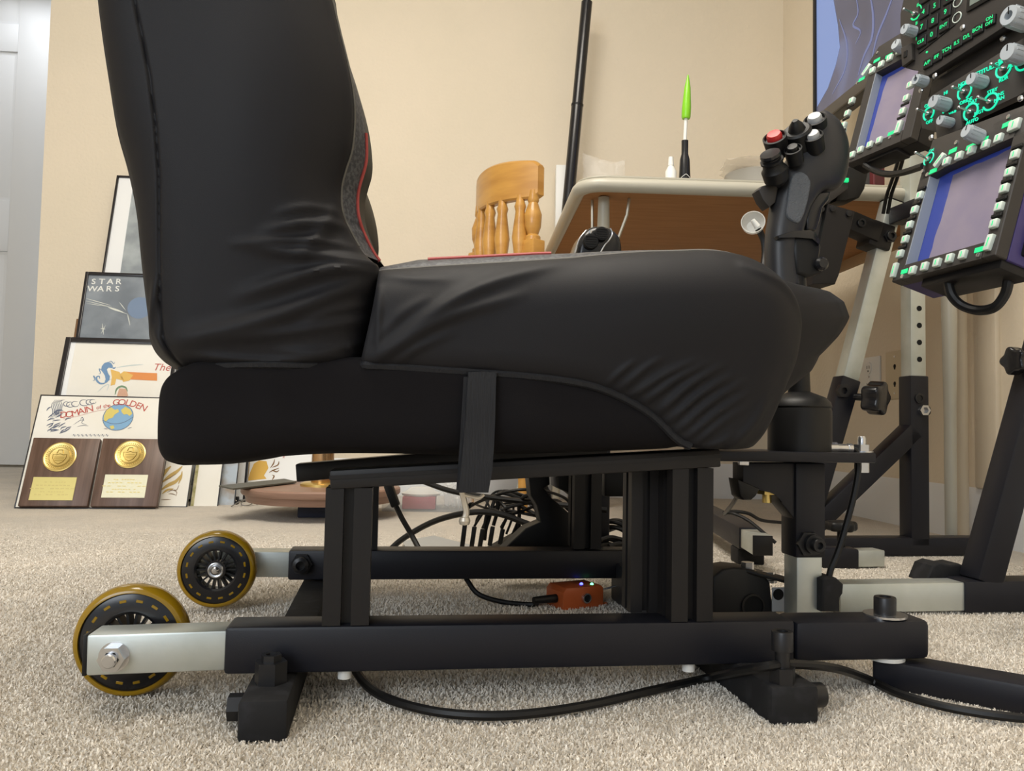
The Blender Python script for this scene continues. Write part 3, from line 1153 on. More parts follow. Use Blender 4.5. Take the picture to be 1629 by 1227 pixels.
# ---- far support stand
VS = L(1466, 870, 0).y
ps = atZ(1466, 886)
vS = (RIGI @ ps).y                       # front plane of the far stand
t = thing('support_stand', 'far black panel stand with holed upright and leaning tube before outlets', 'stand', T(ps))
pu = L(1464, 700, vS).x
zt_ = L(1464, 598, vS).z
zb_ = L(1400, 888, vS).z
zb_ = max(zb_, 0.0) + .02
ub0 = L(1262, 880, vS).x
ub1 = L(1482, 890, vS).x
b = B().beam(G(ub0, vS + .02, zb_), G(ub1 + .15, vS + .02, zb_), .04, .036, .003)
b.obj('base_tube', BLK, t)
B().box((pu - .0205, vS, zb_), (pu + .0205, vS + .041, zt_), RIG, .003).obj('upright_sleeve', BLK, t)
ztop = L(1464, 190, vS).z
b = B().box((pu - .017, vS + .0035, zt_ - .05), (pu + .017, vS + .0375, ztop), RIG, .002)
up_ = b.obj('upright_tube', ZINC, t)
hy = [491, 518, 545, 572]
for y in hy:
    q = L(1464, y, vS + .0035)
    B().cyl(G(pu + .002, vS + .0036, q.z), G(pu + .002, vS + .0026, q.z), .0056, n=16).obj('hole', DARKBLK, up_)
b = B()
q = L(1466, 634, vS)
capscrew(b, G(pu - .002, vS, q.z), -RV, .0105, .004)
b.obj('set_screw', BOLT, t)
b = B()
q = L(1468, 653, vS)
nut(b, G(q.x, vS, q.z), -RV, .0115, .009, .6)
b.obj('nut', STEEL, t)
b = B().cyl(G(pu + .018, vS + .02, q.z), G(pu + .032, vS + .02, q.z), .010)
b.obj('bolt_head', BOLT, t)
# diagonal brace
d0, d1 = L(1308, 826, vS), L(1442, 684, vS)
B().beam(G(d0.x - .05, vS + .02, d0.z - .05), G(pu - .005, vS + .02, d1.z), .04, .036, .003).obj('brace', BLK, t)
# leaning sleeve and tube
s0, s1 = L(1278, 872, vS), L(1356, 602, vS)
B().beam(G(s0.x, vS + .02, zb_), G(s1.x, vS + .02, s1.z), .04, .041, .003, up=UD).obj('leaning_sleeve', BLK, t)
q0, q1 = L(1356, 602, vS), L(1428, 318, vS)
dd = (q1 - q0).normalized()
lt = B().beam(G(*(q0 - dd * .05 + V((0, .02, 0)))), G(*(q1 + V((0, .02, 0)))), .034, .034, .002, up=UD).obj('leaning_tube', ZINC, t)
B().beam(G(*(q1 + V((0, .02, 0)))), G(*(q1 + dd * .0025 + V((0, .02, 0)))), .0345, .0345, .001, up=UD).obj('tube_cap', PLAS, t)
# clamp on the leaning tube and its arm toward the console
c0, c1 = L(1392, 428 - 8, vS), L(1415, 348, vS)
cc = L(1402, 374, vS)
B().beam(G(*(cc - dd * .028 + V((0, .02, 0)))), G(*(cc + dd * .026 + V((0, .02, 0)))), .050, .050, .004, up=UD).obj('clamp', BLK2, t)
e0, e1 = L(1398, 372, vS), L(1352, 352, vS)
b = B().beam(G(e0.x, vS + .01, e0.z), G(e1.x, vS + .01, e1.z), .04, .040, .003)
b.obj('clamp_arm', BLK2, t)
b = B()
q = L(1416, 376, vS - .006)
capscrew(b, G(q.x, vS - .006, q.z), -RV, .010, .008)
hexbolt(b, G(q.x, vS - .005, q.z), -RV, .014, .004)
b.obj('clamp_bolt', BOLT, t)
b = B()
q = L(1370, 355, vS - .012)
capscrew(b, G(q.x, vS - .010, q.z), -RV, .009, .006)
b.obj('clamp_bolt', BOLT, t)
# bolt and star knob on the sleeve
q = L(1339, 622, vS)
b = B()
nut(b, G(q.x, vS, q.z), -RV, .0145, .010, .5)
b.obj('nut', BOLT, t)
q = L(1366, 632, vS + .02)
kd = (UD - RV * 1.5 - ZD * .15).normalized()
kp = G(q.x - .020, vS + .006, q.z)
b = B().cyl(kp, kp + kd * .034, .0075, n=14)
starknob(b, kp + kd * .026, kd, .031, .036)
b.obj('knob', PLASG, t)
# foot of the far stand: black sleeve with zinc end and a levelling knob
f0, f1 = atZ(1288, 904), atZ(1368, 906)
b = B().beam(V((f0.x, f0.y + .02, .018)), V((f1.x, f1.y + .02, .018)), .04, .036, .004)
b.obj('foot_sleeve', BLK, t)
f2 = atZ(1406, 905)
B().beam(V((f1.x - .01, f1.y + .02, .018)), V((f2.x, f2.y + .02, .018)), .036, .030, .002).obj('foot_insert', ZINC, t)
kx = atY(1338, 838, f0.y + .03)
b = B().cyl((kx.x, kx.y, .035), (kx.x, kx.y, kx.z), .007, n=14)
starknob(b, V((kx.x, kx.y, kx.z - .008)), ZD, .027, .018)
b.obj('levelling_knob', PLAS, t)

# ---- near support stand
vN = L(1560, 950, 0).y
pn = atZ(1570, 978)
vN = (RIGI @ pn).y
t = thing('support_stand', 'near black panel stand with thick leaning sleeve at the right edge', 'stand', T(pn))
uS = L(1535, 950, vN).x
zc = (L(1600, 923, vN).z + L(1600, 976, vN).z) / 2
hN = L(1560, 925, vN).z - L(1560, 976, vN).z
B().beam(G(uS, vN + .02, zc), G(uS + .42, vN + .02, zc), .042, hN, .004).obj('base_tube', BLK, t)
uZ = L(1338, 950, vN).x
B().beam(G(uZ, vN + .02, zc), G(uS + .02, vN + .02, zc), .036, hN - .005, .002).obj('base_insert', ZINC, t)
q0, q1 = L(1576, 930, vN), L(1655, 640, vN)
dn = (q1 - q0).normalized()
q0_near = q0.copy()
q2 = q0 + dn * .42
B().beam(G(*(q0 + V((0, .02, 0)))), G(*(q2 + V((0, .02, 0)))), .041, .041, .004, up=UD).obj('leaning_sleeve', BLK, t)
B().beam(G(*(q2 - dn * .05 + V((0, .02, 0)))), G(*(q2 + dn * .25 + V((0, .02, 0)))), .034, .034, .002, up=UD).obj('leaning_tube', ZINC, t)
B().box((uS + .36, vN, zc), (uS + .40, vN + .041, .45), RIG, .003).obj('upright_sleeve', BLK, t)
dq0, dq1 = L(1640, 935, vN), V((uS + .37, vN, .30))
B().beam(G(uS + .14, vN + .021, zc), G(dq1.x, vN + .021, dq1.z), .036, .034, .003).obj('brace', BLK, t)
q = L(1606, 574, vN + .02)
kp = G(q.x + .045, vN + .02, q.z)
b = B().cyl(kp, kp - UD * .040, .0065, n=14)
kb = b.obj('knob_screw', STEEL, t)
b = starknob(B(), kp - UD * .024, (-UD - RV * .15), .019, .022)
b.obj('knob', PLASG, t)
# weld
q = L(1545, 926, vN)
# black shoe on the inner side of the near stand
pts = [(1468, 925), (1478, 899), (1490, 894), (1508, 898), (1522, 896), (1538, 903), (1538, 925)]
pl = [L(x, y, vN + .05) for x, y in pts]
FZ_ = lambda v: RIG @ Mx(((1, 0, 0, 0), (0, 0, 1, v), (0, 1, 0, 0), (0, 0, 0, 1)))
B().pillow([(p_.x, p_.z) for p_ in pl], -.012, .03, .004, FZ_(vN + .055), 3).obj('rubber_shoe', RUB, t)

# ---- control stick mount behind the near rail
vM = .245
mt = thing('stick_mount', 'black bracket on a short zinc post carrying the control stick', 'bracket', RIG @ T((L(1286, 900, vM).x, vM + .02, 0)))
pm = L(1290, 900, vM).x
zj = L(1290, 888, vM).z
zpl = L(1290, 737, vM).z
B().box((pm - .0175, vM + .003, .0), (pm + .0175, vM + .038, zj + .03), RIG, .002).obj('post', ZINC, mt)
B().box((pm - .0205, vM, zj), (pm + .0205, vM + .041, zpl), RIG, .003).obj('post_sleeve', BLK, mt)
a = L(1183, 737, vM)
c = L(1183, 780, vM)
arm = [(1267, 737), (1182, 737), (1182, 770), (1192, 779), (1225, 781), (1236, 786), (1242, 800), (1267, 830)]
pl = [L(x, y, vM + .004) for x, y in arm]
B().prism([(p_.x, p_.z) for p_ in pl], 0, .033, FZ_(vM + .004), .002).obj('arm', BLK, mt)
p0, p1 = L(1143, 719, vM - .03), L(1394, 730, vM - .03)
zq = (L(1270, 719, vM - .03).z + L(1270, 736, vM - .03).z) / 2
hq = L(1270, 720, vM - .03).z - L(1270, 736, vM - .03).z
B().box((p0.x, vM - .03, zq - hq / 2), (p1.x, vM + .09, zq + hq / 2), RIG, .0015).obj('plate', BLK, mt)
b = B()
q = L(1290, 865, vM)
b.cyl(G(q.x - .004, vM, q.z), G(q.x - .004, vM - .005, q.z), .0165, n=6)
b.cyl(G(q.x, vM - .004, q.z), G(q.x, vM - .011, q.z), .0125, n=20)
capscrew(b, G(q.x + .001, vM - .010, q.z), -RV, .0085, .010)
b.obj('clamp_bolt', BOLT, mt)
b = B()
q = L(1378, 722, vM)
b.cyl(G(q.x, vM + .01, zq + hq / 2), G(q.x, vM + .01, zq + hq / 2 + .0015), .014, n=20)
hexbolt(b, G(q.x, vM + .01, zq + hq / 2 + .001), ZD, .0105, .009)
b.lathe([(0, 0), (.0055, 0), (.0055, .009), (.004, .012), (0, .012)], axisM(G(q.x, vM + .01, zq + hq / 2 + .009), ZD), 14)
b.cyl(G(q.x, vM + .01, zq - hq / 2), G(q.x, vM + .01, zq - hq / 2 - .014), .010, n=6)
b.obj('plate_bolt', STEEL, mt)
b = B()
q = L(1220, 785, vM + .02)
hexbolt(b, G(q.x, vM + .02, q.z + .006), -ZD, .0125, .007)
b.cyl(G(q.x, vM + .02, q.z), G(q.x, vM + .02, q.z - .012), .006, n=14)
b.obj('arm_bolt', BRASS, mt)
q0, q1 = L(1186, 731, vM - .028), L(1201, 742, vM - .028)
B().box((q0.x, vM - .012, q1.z), (q1.x, vM - .004, q0.z), RIG, .001).obj('nut', STEEL, mt)
pl = [L(x, y, vM) for x, y in ((1173, 762), (1210, 778), (1203, 790), (1196, 796), (1184, 796), (1178, 790))]
B().prism([(p_.x, p_.z) for p_ in pl], 0, .03, FZ_(vM), .003).obj('cable_clamp', PLAS, mt)

# ---- control stick
vJ = .245
sk = thing('control_stick', 'black flight control stick with red button and grey ribbed grip', 'joystick', RIG @ T((L(1276, 715, vJ + .02).x, vJ + .02, zq + hq / 2)))
cb = L(1272, 700, vJ + .02)
rb = (L(1317, 680, vJ + .02).x - L(1226, 680, vJ + .02).x) / 2
zl0, zl1 = zq + hq / 2, L(1276, 640, vJ + .02).z
B().lathe([(0, 0), (rb, 0), (rb, zl1 - zl0 - .012), (rb * .97, zl1 - zl0 - .008), (rb, zl1 - zl0 - .006), (rb * .96, zl1 - zl0), (rb * .8, zl1 - zl0 + .006), (rb * .3, zl1 - zl0 + .014), (0, zl1 - zl0 + .014)],
          RIG @ T((cb.x, vJ + .02, zl0)), 40).obj('gimbal_base', PLAS, sk)
b = B().cyl(G(cb.x, vJ + .02, zl1), rigpt(1262, 440, vJ + .02), .014, .016, 16)
b.obj('shaft', PLAS, sk)
b = B().cyl(rigpt(1318, 713, vJ), rigpt(1330, 713, vJ), .0078, n=18)
b.cyl(rigpt(1329, 713, vJ), rigpt(1349, 714, vJ), .0058, n=18)
b.cyl(rigpt(1348, 714, vJ), rigpt(1354, 714, vJ), .0068, n=12)
b.obj('connector', STEEL, sk)
secs = [(1222, 455, 1270, 455, .020), (1220, 410, 1266, 408, .0205), (1221, 372, 1273, 376, .021), (1225, 345, 1280, 350, .0215), (1231, 311, 1289, 328, .022), (1240, 280, 1304, 309, .024),
        (1250, 258, 1324, 305, .026), (1262, 240, 1338, 292, .027), (1275, 217, 1344, 262, .027), (1287, 198, 1343, 232, .024), (1298, 183, 1333, 204, .018), (1306, 177, 1322, 187, .008)]
sc_ = cr(secs, 44)
rows = []
for xa, ya_, xb, yb_, th_ in sc_:
    pa, pb_ = L(xa, ya_, vJ + .022), L(xb, yb_, vJ + .022)
    c_, hx_ = (pa + pb_) / 2, (pb_ - pa) / 2
    rr_ = []
    for k in range(32):
        a_ = 2 * math.pi * k / 32
        ca, sa = math.cos(a_), math.sin(a_)
        ca = math.copysign(abs(ca) ** .75, ca)
        sa = math.copysign(abs(sa) ** .75, sa)
        q = c_ + hx_ * ca
        rr_.append(list(G(q.x, vJ + .022 + th_ * sa, q.z)))
    rows.append(rr_ + [rr_[0]])
b = B().grid(np.array(rows))
for r_ in (rows[0][:-1], rows[-1][:-1]):
    b.bm.faces.new([b.bm.verts.new(v_) for v_ in r_])
bmesh.ops.remove_doubles(b.bm, verts=b.bm.verts, dist=.00005)
b.obj('grip', STICK, sk, ang=60)
pl = [L(x, y, vJ + .01) for x, y in ((1292, 312), (1305, 304), (1322, 304), (1320, 318), (1310, 330), (1306, 350), (1300, 366), (1284, 366), (1282, 345))]
B().pillow([(p_.x, p_.z) for p_ in pl], 0, .024, .004, FZ_(vJ + .01), 3).obj('trigger', PLASG, sk, ang=60)
pad = [(1266, 275), (1276, 272), (1287, 276), (1292, 288), (1290, 305), (1285, 328), (1279, 345), (1273, 354), (1264, 352), (1256, 346), (1253, 338), (1255, 318), (1258, 296), (1261, 282)]
pl = [L(x, y, vJ - .004) for x, y in pad]
pl = cr([(p_.x, p_.z) for p_ in pl] + [(pl[0].x, pl[0].z)], 40)[:-1]
B().pillow([tuple(p_) for p_ in pl], -.0022, .010, .003, FZ_(vJ), 4).obj('grip_pad', GRIPG, sk, ang=60)
# head: faces up and back toward the pilot
hd = (V((-.52, -.60, .60))).normalized()
hdw = RIG.to_3x3() @ hd


def hat(px, py, r, prof, m, v=vJ - .004, nm='button', d=hdw, base=None):
    P = rigpt(px, py, v)
    o = B().lathe([(a * r, c * r) for a, c in prof], axisM(P, d), 24).obj(nm, m, sk)
    return o, P


CUP = [(0, -1.5), (.9, -1.5), (1.0, .25), (.86, .3), (.80, .0), (0, 0)]
BTN = [(0, -.8), (1, -.8), (1, .7), (.85, 1.0), (0, 1.05)]
# housings (part of head) and caps
for px, py, r, m, nm, v in ((1233, 222, .0125, REDB, 'red_button', vJ - .002), (1297, 193, .0120, WHTB, 'grey_button', vJ + .004), (1294, 219, .0105, WHTB, 'grey_button', vJ - .012), (1262, 240, .0095, PLAS, 'black_button', vJ - .014)):
    o, P = hat(px, py, r * 1.22, CUP, PLAS, v, 'button_housing')
    c = B().lathe([(a_ * r * .78, z_ * r * .75) for a_, z_ in BTN], axisM(P, hdw), 20).obj(nm, m, o)
# centre castle hat
o, P = hat(1268, 208, .0185, [(0, -1.6), (.9, -1.6), (1, -.5), (1, 0), (.85, .12), (.6, .1), (.55, .2), (0, .2)], PLAS, vJ - .002, 'hat_ring')
b = B().lathe([(0, 0), (.0105, 0), (.009, .005), (.006, .009), (.0035, .0125), (0, .0125)], axisM(P + hdw * .003, hdw), 20)
b.obj('hat_switch', PLAS, o)
# lower left thumb hat on a stalk
td = (RIG.to_3x3() @ V((-.50, -.52, .69))).normalized()
P = rigpt(1231, 268, vJ - .006)
o = B().lathe([(0, -.018), (.0155, -.016), (.0165, -.002), (.0135, .002), (.0125, .008), (.0145, .0095), (.0145, .0125), (.0105, .0135), (.0100, .0155), (0, .0155)], axisM(P, td), 28).obj('thumb_hat', PLAS, sk)
B().lathe([(0, 0), (.0112, 0), (.0135, .003), (.0125, .0065), (.0, .0055)], axisM(P + td * .0155, td), 24).obj('hat_cap', PLASG, o)
# neck between thumb hat and grip
b = B().tube([rigpt(1233, 280, vJ + .012), rigpt(1245, 290, vJ + .020), rigpt(1256, 300, vJ + .024)], .014, 12)
b.obj('hat_neck', STICK, sk)
pl = [L(x, y, vJ + .012) for x, y in ((1207, 302), (1212, 296), (1232, 290), (1238, 300), (1234, 322), (1224, 330), (1214, 318))]
B().prism([(p_.x, p_.z) for p_ in pl], 0, .022, FZ_(vJ + .012), .002).obj('side_switch', PANEL, sk)
# paddle lever at the bottom
pl = [L(x, y, vJ - .006) for x, y in ((1239, 374), (1262, 367), (1290, 365), (1300, 370), (1306, 382), (1304, 390), (1294, 378), (1268, 376), (1241, 379))]
B().prism([(p_.x, p_.z) for p_ in pl], -.004, .034, FZ_(vJ), .001).obj('paddle', PLASG, sk)
pl = [L(x, y, vJ) for x, y in ((1264, 374), (1300, 374), (1308, 392), (1304, 415), (1312, 424), (1310, 434), (1290, 440), (1268, 436), (1262, 400))]
B().pillow([(p_.x, p_.z) for p_ in pl], 0, .035, .006, FZ_(vJ), 3).obj('paddle_housing', PLAS, sk)
P = rigpt(1304, 421, vJ)
B().lathe([(0, 0), (.009, 0), (.009, .006), (.006, .010), (0, .010)], axisM(P, -RV), 18).obj('pivot_screw', PLASG, sk)


# ---- instrument panels
class Pl:
    def __init__(s, px, py, Y, yaw, tilt):
        y, tl = rad(yaw), rad(tilt)
        h = V((math.sin(y), -math.cos(y), 0))
        n = V((math.cos(y), math.sin(y), 0))
        w = ZD * math.cos(tl) + n * math.sin(tl)
        s.M = Mx((h, w, h.cross(w))).transposed().to_4x4()
        s.M.translation = atY(px, py, Y)
        s.I = s.M.inverted()
        s.N = h.cross(w)

    def m(s, px, py, off=0.0):
        q = s.I @ onP(px, py, s.M @ V((0, 0, off)), s.N)
        return q.x, q.y

    def poly(s, pts, off=0.0):
        return [s.m(x, y, off) for x, y in pts]


def key(t, P, x, y, w, h, rot=0, nm='key', m=KEY, legend=True, ht=.0045):
    F = P.M @ T((x, y, 0)) @ Mx.Rotation(rot, 4, 'Z')
    o = B().box((-w / 2, -h / 2, -.003), (w / 2, h / 2, ht), F, min(w, h) * .14, 2).obj(nm, m, t)
    if legend:
        B().box((-.0007, -h * .28, ht - .0002), (.0007, h * .28, ht + .0002), F).obj('legend', GREENL, o)
    return o


def mfd(name, label, P, W, Hh, depth, bord, scr_m, film_poly, wall=.016, topx=0.0):
    t = thing(name, label, 'display', P.M.copy())
    M = P.M
    bl, br, bb_, bt = bord
    # bezel: four bars with recessed inside walls
    b = B()
    b.box((0, 0, -wall), (bl, Hh, 0), M, .001, 1)
    b.box((W - br, 0, -wall), (W, Hh, 0), M, .001, 1)
    b.box((bl, 0, -wall), (W - br, bb_, 0), M)
    b.box((bl, Hh - bt, -wall), (W - br, Hh, 0), M)
    b.obj('bezel', PANEL, t)
    B().box((0, 0.0, -depth), (W, Hh - topx, -wall), M, .002).obj('housing', PANELGLOW if depth > .045 else BLK2, t)
    s_ = B().box((bl - .001, bb_ - .001, -wall - .0005), (W - br + .001, Hh - bt + .001, -wall + .0008), M).obj('screen', SCRB, t)
    B().flat(film_poly, M, -wall + .0012).obj('protective_film', SCRF, s_)
    # front light on the left inside wall, painted as a pale strip
    B().box((bl - .0004, bb_, -wall + .001), (bl + .0006, Hh - bt, -.0006), M).obj('lit_reveal', mat('reveal_front_lit', (.34, .38, .43), .35), t)
    return t


def jag(x0, y0, x1, y1, n, a, seed):
    r = random.Random(seed)
    return [(x0 + (x1 - x0) * i / n + r.uniform(-a, a), y0 + (y1 - y0) * i / n + r.uniform(-a, a)) for i in range(n)]


# centre display
PC_ = Pl(1418, 449, 1.03, 11, 17)
W2 = PC_.m(1583, 406)[0]
H2 = PC_.m(1466, 278)[1]
bl = .019
bx0, by0 = bl, .020
Wb, Hb = W2 - .020, H2 - .024 + .028
film = jag(bx0 + .022, by0 + .002, bx0 + .026, Hb - .030, 9, .0012, 3) + jag(bx0 + .026, Hb - .012, Wb - .002, Hb - .010, 9, .0012, 4) + [(Wb - .001, Hb - .012), (Wb - .001, by0 + .001)]
H2f = H2 + .028
print('MFD2', W2, H2)
m2 = mfd('centre_display', 'lower square cockpit display with lilac screen and mint keys', PC_, W2, H2f, .065, (bl, .020, .020, .024), SCRB, film, topx=.0)
ks = .0105
for x, y in ((1454, 431), (1473, 425), (1493, 419), (1513, 412), (1534, 406)):
    u, w = PC_.m(x, y)
    key(m2, PC_, u, w, ks, ks * 1.05)
for x, y in ((1434, 405), (1442, 382), (1449, 359), (1457, 335), (1465, 312), (1584, 357), (1592, 330), (1600, 301), (1608, 275), (1617, 247), (1508, 258), (1528, 249), (1548, 240), (1570, 231), (1591, 221)):
    u, w = PC_.m(x, y)
    key(m2, PC_, u, w, ks * 1.05, ks)
    if x < 1470:
        B().box((u - ks * .7, w + ks * .75, 0), (u + ks * .7, w + ks * 1.15, .003), PC_.M, .0006, 1).obj('key_guard', PLAS, m2)
    if x > 1580 and y > 240:
        B().box((u - ks * .7, w + ks * .75, 0), (u + ks * .7, w + ks * 1.15, .003), PC_.M, .0006, 1).obj('key_guard', PLAS, m2)
for x, y, w_, h_, r_ in ((1425, 431, .008, .020, 0), (1576, 387, .009, .019, -.1), (1497, 256, .008, .019, -.75), (1616, 200, .016, .014, 0)):
    u, w = PC_.m(x, y)
    key(m2, PC_, u, w, w_, h_, r_, 'rocker_key')
b = B()
for x, y, s_ in ((1439, 432, .012), (1559, 397, .015), (1485, 272, .013), (1516, 240, .013), (1545, 233, .015), (1565, 223, .014), (1602, 198, .013)):
    u, w = PC_.m(x, y)
    B().box((u - s_ / 2, w - .0030, 0), (u + s_ / 2, w + .0030, .0007), PC_.M).obj('legend', GREENL, m2)
for x, y in ((1436, 440), (1557, 406), (1476, 278), (1468, 273), (1522, 227), (1605, 186)):
    u, w = PC_.m(x, y)
    B().lathe([(0, 0), (.003, 0), (.0028, .0015), (0, .002)], PC_.M @ T((u, w, 0)), 12).obj('screw', STEEL, m2)
# ears above the bezel and plug box on the lower face
ear = PC_.poly([(1462, 290), (1484, 222), (1629, 168), (1655, 158), (1655, 200), (1500, 268)])
B().prism(ear, -.012, .0, PC_.M, .001).obj('upper_plate', PANEL, m2)
B().box((W2 * .25, -.010, -.055), (W2 * .98, .002, -.012), PC_.M, .002).obj('lower_cover', BLK2, m2)
B().box((W2 - .002, .01, -.060), (W2 + .010, .045, -.030), PC_.M, .003).obj('side_plug', PLAS, m2)
c = atY(1629, 400, .86)
cpts = [(1508, 448, .955), (1514, 470, .95), (1530, 486, .945), (1556, 494, .93), (1582, 489, .91), (1598, 470, .90), (1604, 448, .895), (1605, 425, .90)]
tag(B().tube([atY(*q) for q in cpts], .0058, 10, 50).obj('display_cable', PLAS, None, T(atY(*cpts[0]))), 'thick black cable looping below the lower lilac display', 'cable')

# ---- left display
PA = Pl(1344, 262, 1.36, 19, 17)
W1 = PA.m(1448, 219)[0]
H1 = PA.m(1380, 104)[1]
print('MFD1', W1, H1)
bl1 = .019
film = jag(bl1 + .009, .022, bl1 + .012, H1 - .044, 8, .0012, 6) + jag(bl1 + .016, H1 - .036, W1 - .022, H1 - .034, 7, .0012, 7) + [(W1 - .020, H1 - .036), (W1 - .020, .021)]
m1 = mfd('left_display', 'upper left square cockpit display with lilac screen behind the stick', PA, W1, H1, .044, (bl1, .020, .020, .028), SCRB, film)
for x, y in ((1357, 247), (1370, 239), (1385, 231), (1400, 224), (1356, 161), (1349, 181), (1343, 200), (1443, 157), (1437, 178), (1449, 136), (1389, 113), (1403, 103), (1417, 93), (1432, 82)):
    u, w = PA.m(x, y)
    key(m1, PA, u, w, .0115, .0115)
    if x in (1356, 1349, 1343, 1443, 1437):
        B().box((u - .008, w - .0125, 0), (u + .008, w - .0085, .003), PA.M, .0006, 1).obj('key_guard', PLAS, m1)
for x, y, w_, h_, r_ in ((1431, 203, .010, .022, -.1), (1380, 112, .009, .022, -.7), (1341, 212, .010, .018, 0)):
    u, w = PA.m(x, y)
    key(m1, PA, u, w, w_, h_, r_, 'rocker_key')
b = B()
for x, y in ((1418, 212), (1371, 126), (1395, 96), (1414, 89), (1430, 77)):
    u, w = PA.m(x, y)
    B().box((u - .007, w - .0030, 0), (u + .007, w + .0030, .0007), PA.M).obj('legend', GREENL, m1)
for x, y in ((1416, 219), (1364, 132), (1396, 84)):
    u, w = PA.m(x, y)
    B().lathe([(0, 0), (.003, 0), (.0028, .0015), (0, .002)], PA.M @ T((u, w, 0)), 12).obj('screw', STEEL, m1)
B().box((W1 * .3, -.006, -.040), (W1 * .75, .002, -.010), PA.M, .002).obj('lower_cover', BLK2, m1)
topp = PA.poly([(1376, 108), (1398, 74), (1440, 48), (1452, 62), (1452, 80), (1384, 118)])
B().prism(topp, -.010, 0, PA.M, .001).obj('upper_plate', PANEL, m1)
cpts = [(1376, 262, 1.33), (1390, 271, 1.31), (1410, 277, 1.27), (1435, 275, 1.22), (1470, 264, 1.12)]
tag(B().tube([atY(*q) for q in cpts], .0052, 10, 40).obj('display_cable', PLAS, None, T(atY(*cpts[0]))), 'black cable running from under the left display to the lower display', 'cable')

# ---- up-front control unit and switch panel
PU = Pl(1490, 228, 1.08, 18, 5)


def knob(t, P, px, py, r, h, m=KNOBG, hole=False):
    u, w = P.m(px, py, h)
    F = P.M @ T((u, w, 0))
    n = 28
    rows = []
    bb = B()
    prof = [(.80, 0), (1.0, h * .12), (.93, h * .85), (.86, h), (.42 if hole else 0, h)]
    bb.lathe([(a_ * r, z_) for a_, z_ in prof] + ([(.36 * r, h * .7), (0, h * .7)] if hole else []), F, n)
    for k in range(12):
        Fk = F @ Mx.Rotation(2 * math.pi * k / 12, 4, 'Z')
        bb.box((r * .86, -r * .07, h * .12), (r * 1.0, r * .07, h * .86), Fk)
    o = bb.obj('knob', m, t, ang=30)
    B().box((-.0007, r * .1, h - .0002), (.0007, r * .78, h + .0004), F).obj('pointer', DARKBLK, o)
    return o


def ring(b, P, px, py, r, wd=.0014, a0=-60, a1=240, z=.0006):
    u, w = P.m(px, py)
    pts = [(u + r * math.cos(rad(a)), w + r * math.sin(rad(a))) for a in np.linspace(a0, a1, 28)]
    b.tube([P.M @ V((*q, z)) for q in pts], wd / 2, 6, smooth=False)


def toggle(t, P, px, py, ln=.021):
    u, w = P.m(px, py)
    F = P.M
    b = B().cyl(F @ V((u, w, 0)), F @ V((u, w, .004)), .0036, n=6)
    tip = F @ V((u, w + .0015, ln))
    b.cyl(F @ V((u, w, .003)), tip, .0013, .0018, 12)
    b.lathe([(0, -.002), (.0019, -.0012), (.0021, .0008), (.001, .002), (0, .0022)], axisM(tip, tip - F @ V((u, w, .003))), 12)
    return b.obj('toggle_switch', STEEL, t)


t = thing('switch_panel', 'black panel of glowing teal rings, toggles and grey knobs', 'control panel', PU.M.copy())
plate = PU.poly([(1464, 163), (1629, 60), (1668, 36), (1668, 122), (1620, 152), (1494, 212), (1466, 204)])
B().prism(plate, -.012, 0, PU.M, .001).obj('plate', PANEL, t)
pl2 = PU.poly([(1489, 190), (1530, 176), (1532, 204), (1492, 229)])
B().prism(pl2, -.012, .002, PU.M, .001).obj('lower_plate', PANEL, t)
b = B()
for x, y, r, a0, a1 in ((1478, 181, .0088, -60, 240), (1535, 146, .0105, -70, 230), (1545, 178, .0105, -60, 240), (1576, 162, .0105, -160, 140), (1597, 110, .0105, 100, 400), (1629, 98, .0105, 60, 300)):
    ring(b, PU, x, y, r, .0027, a0, a1)
b.obj('switch_ring', TEALL, t)
b = B()
for x, y, s_, tx in ((1476, 168, .006, 'ON'), (1479, 194, .006, 'OFF'), (1505, 148, .006, 'HI'), (1501, 179, .005, '0'), (1516, 180, .006, 'VAR'), (1513, 208, .0055, '- +'), (1519, 203, .005, 'SYM'), (1535, 132, .006, 'NORM'), (1537, 161, .006, 'ORIDE'),
                     (1566, 113, .0075, 'ATTITUDE'), (1548, 162, .006, 'DAY'), (1558, 179, .006, 'NGT'), (1547, 193, .006, 'AUTO'), (1579, 145, .006, 'STBY'), (1592, 150, .006, 'INS'), (1590, 158, .006, 'MAN'), (1599, 94, .0065, 'BARO'), (1597, 126, .006, 'RDR'), (1610, 104, .006, 'ALT'), (1557, 166, .0055, '•')):
    u, w = PU.m(x, y)
    b.text(tx, s_ * 1.12, PU.M @ T((u, w, .0005)), ext=.0006)
b.obj('lettering', TEALL, t)
for x, y in ((1478, 181), (1535, 146), (1545, 178), (1576, 162), (1597, 110)):
    toggle(t, PU, x, y)
for x, y, r, h in ((1484, 161, .0095, .027), (1544, 125, .0085, .025), (1495, 191, .0070, .022), (1602, 82, .0115, .028)):
    knob(t, PU, x, y, r, h)
b = B()
for x, y in ((1624, 157), (1482, 219), (1488, 121), (1466, 144)):
    u, w = PU.m(x, y)
    B().lathe([(0, 0), (.004, 0), (.004, .0015), (.0025, .003), (0, .003)], PU.M @ T((u, w, 0)), 14).obj('screw', STEEL, t)
B().box((-.004, -.012, -.014), (.012, .0, -.002), PU.M).obj('bracket', BLK2, t)

t = thing('keypad_panel', 'black keypad panel with green lit keys at the top right', 'control panel', PU.M @ T(V((*PU.m(1474, 130), .004))))
plate = PU.poly([(1432, 22), (1447, -45), (1700, -200), (1700, -40), (1629, 22), (1474, 122), (1466, 112), (1440, 108), (1432, 60)])
B().prism(plate, -.014, .0, PU.M, .001).obj('plate', PANEL, t)
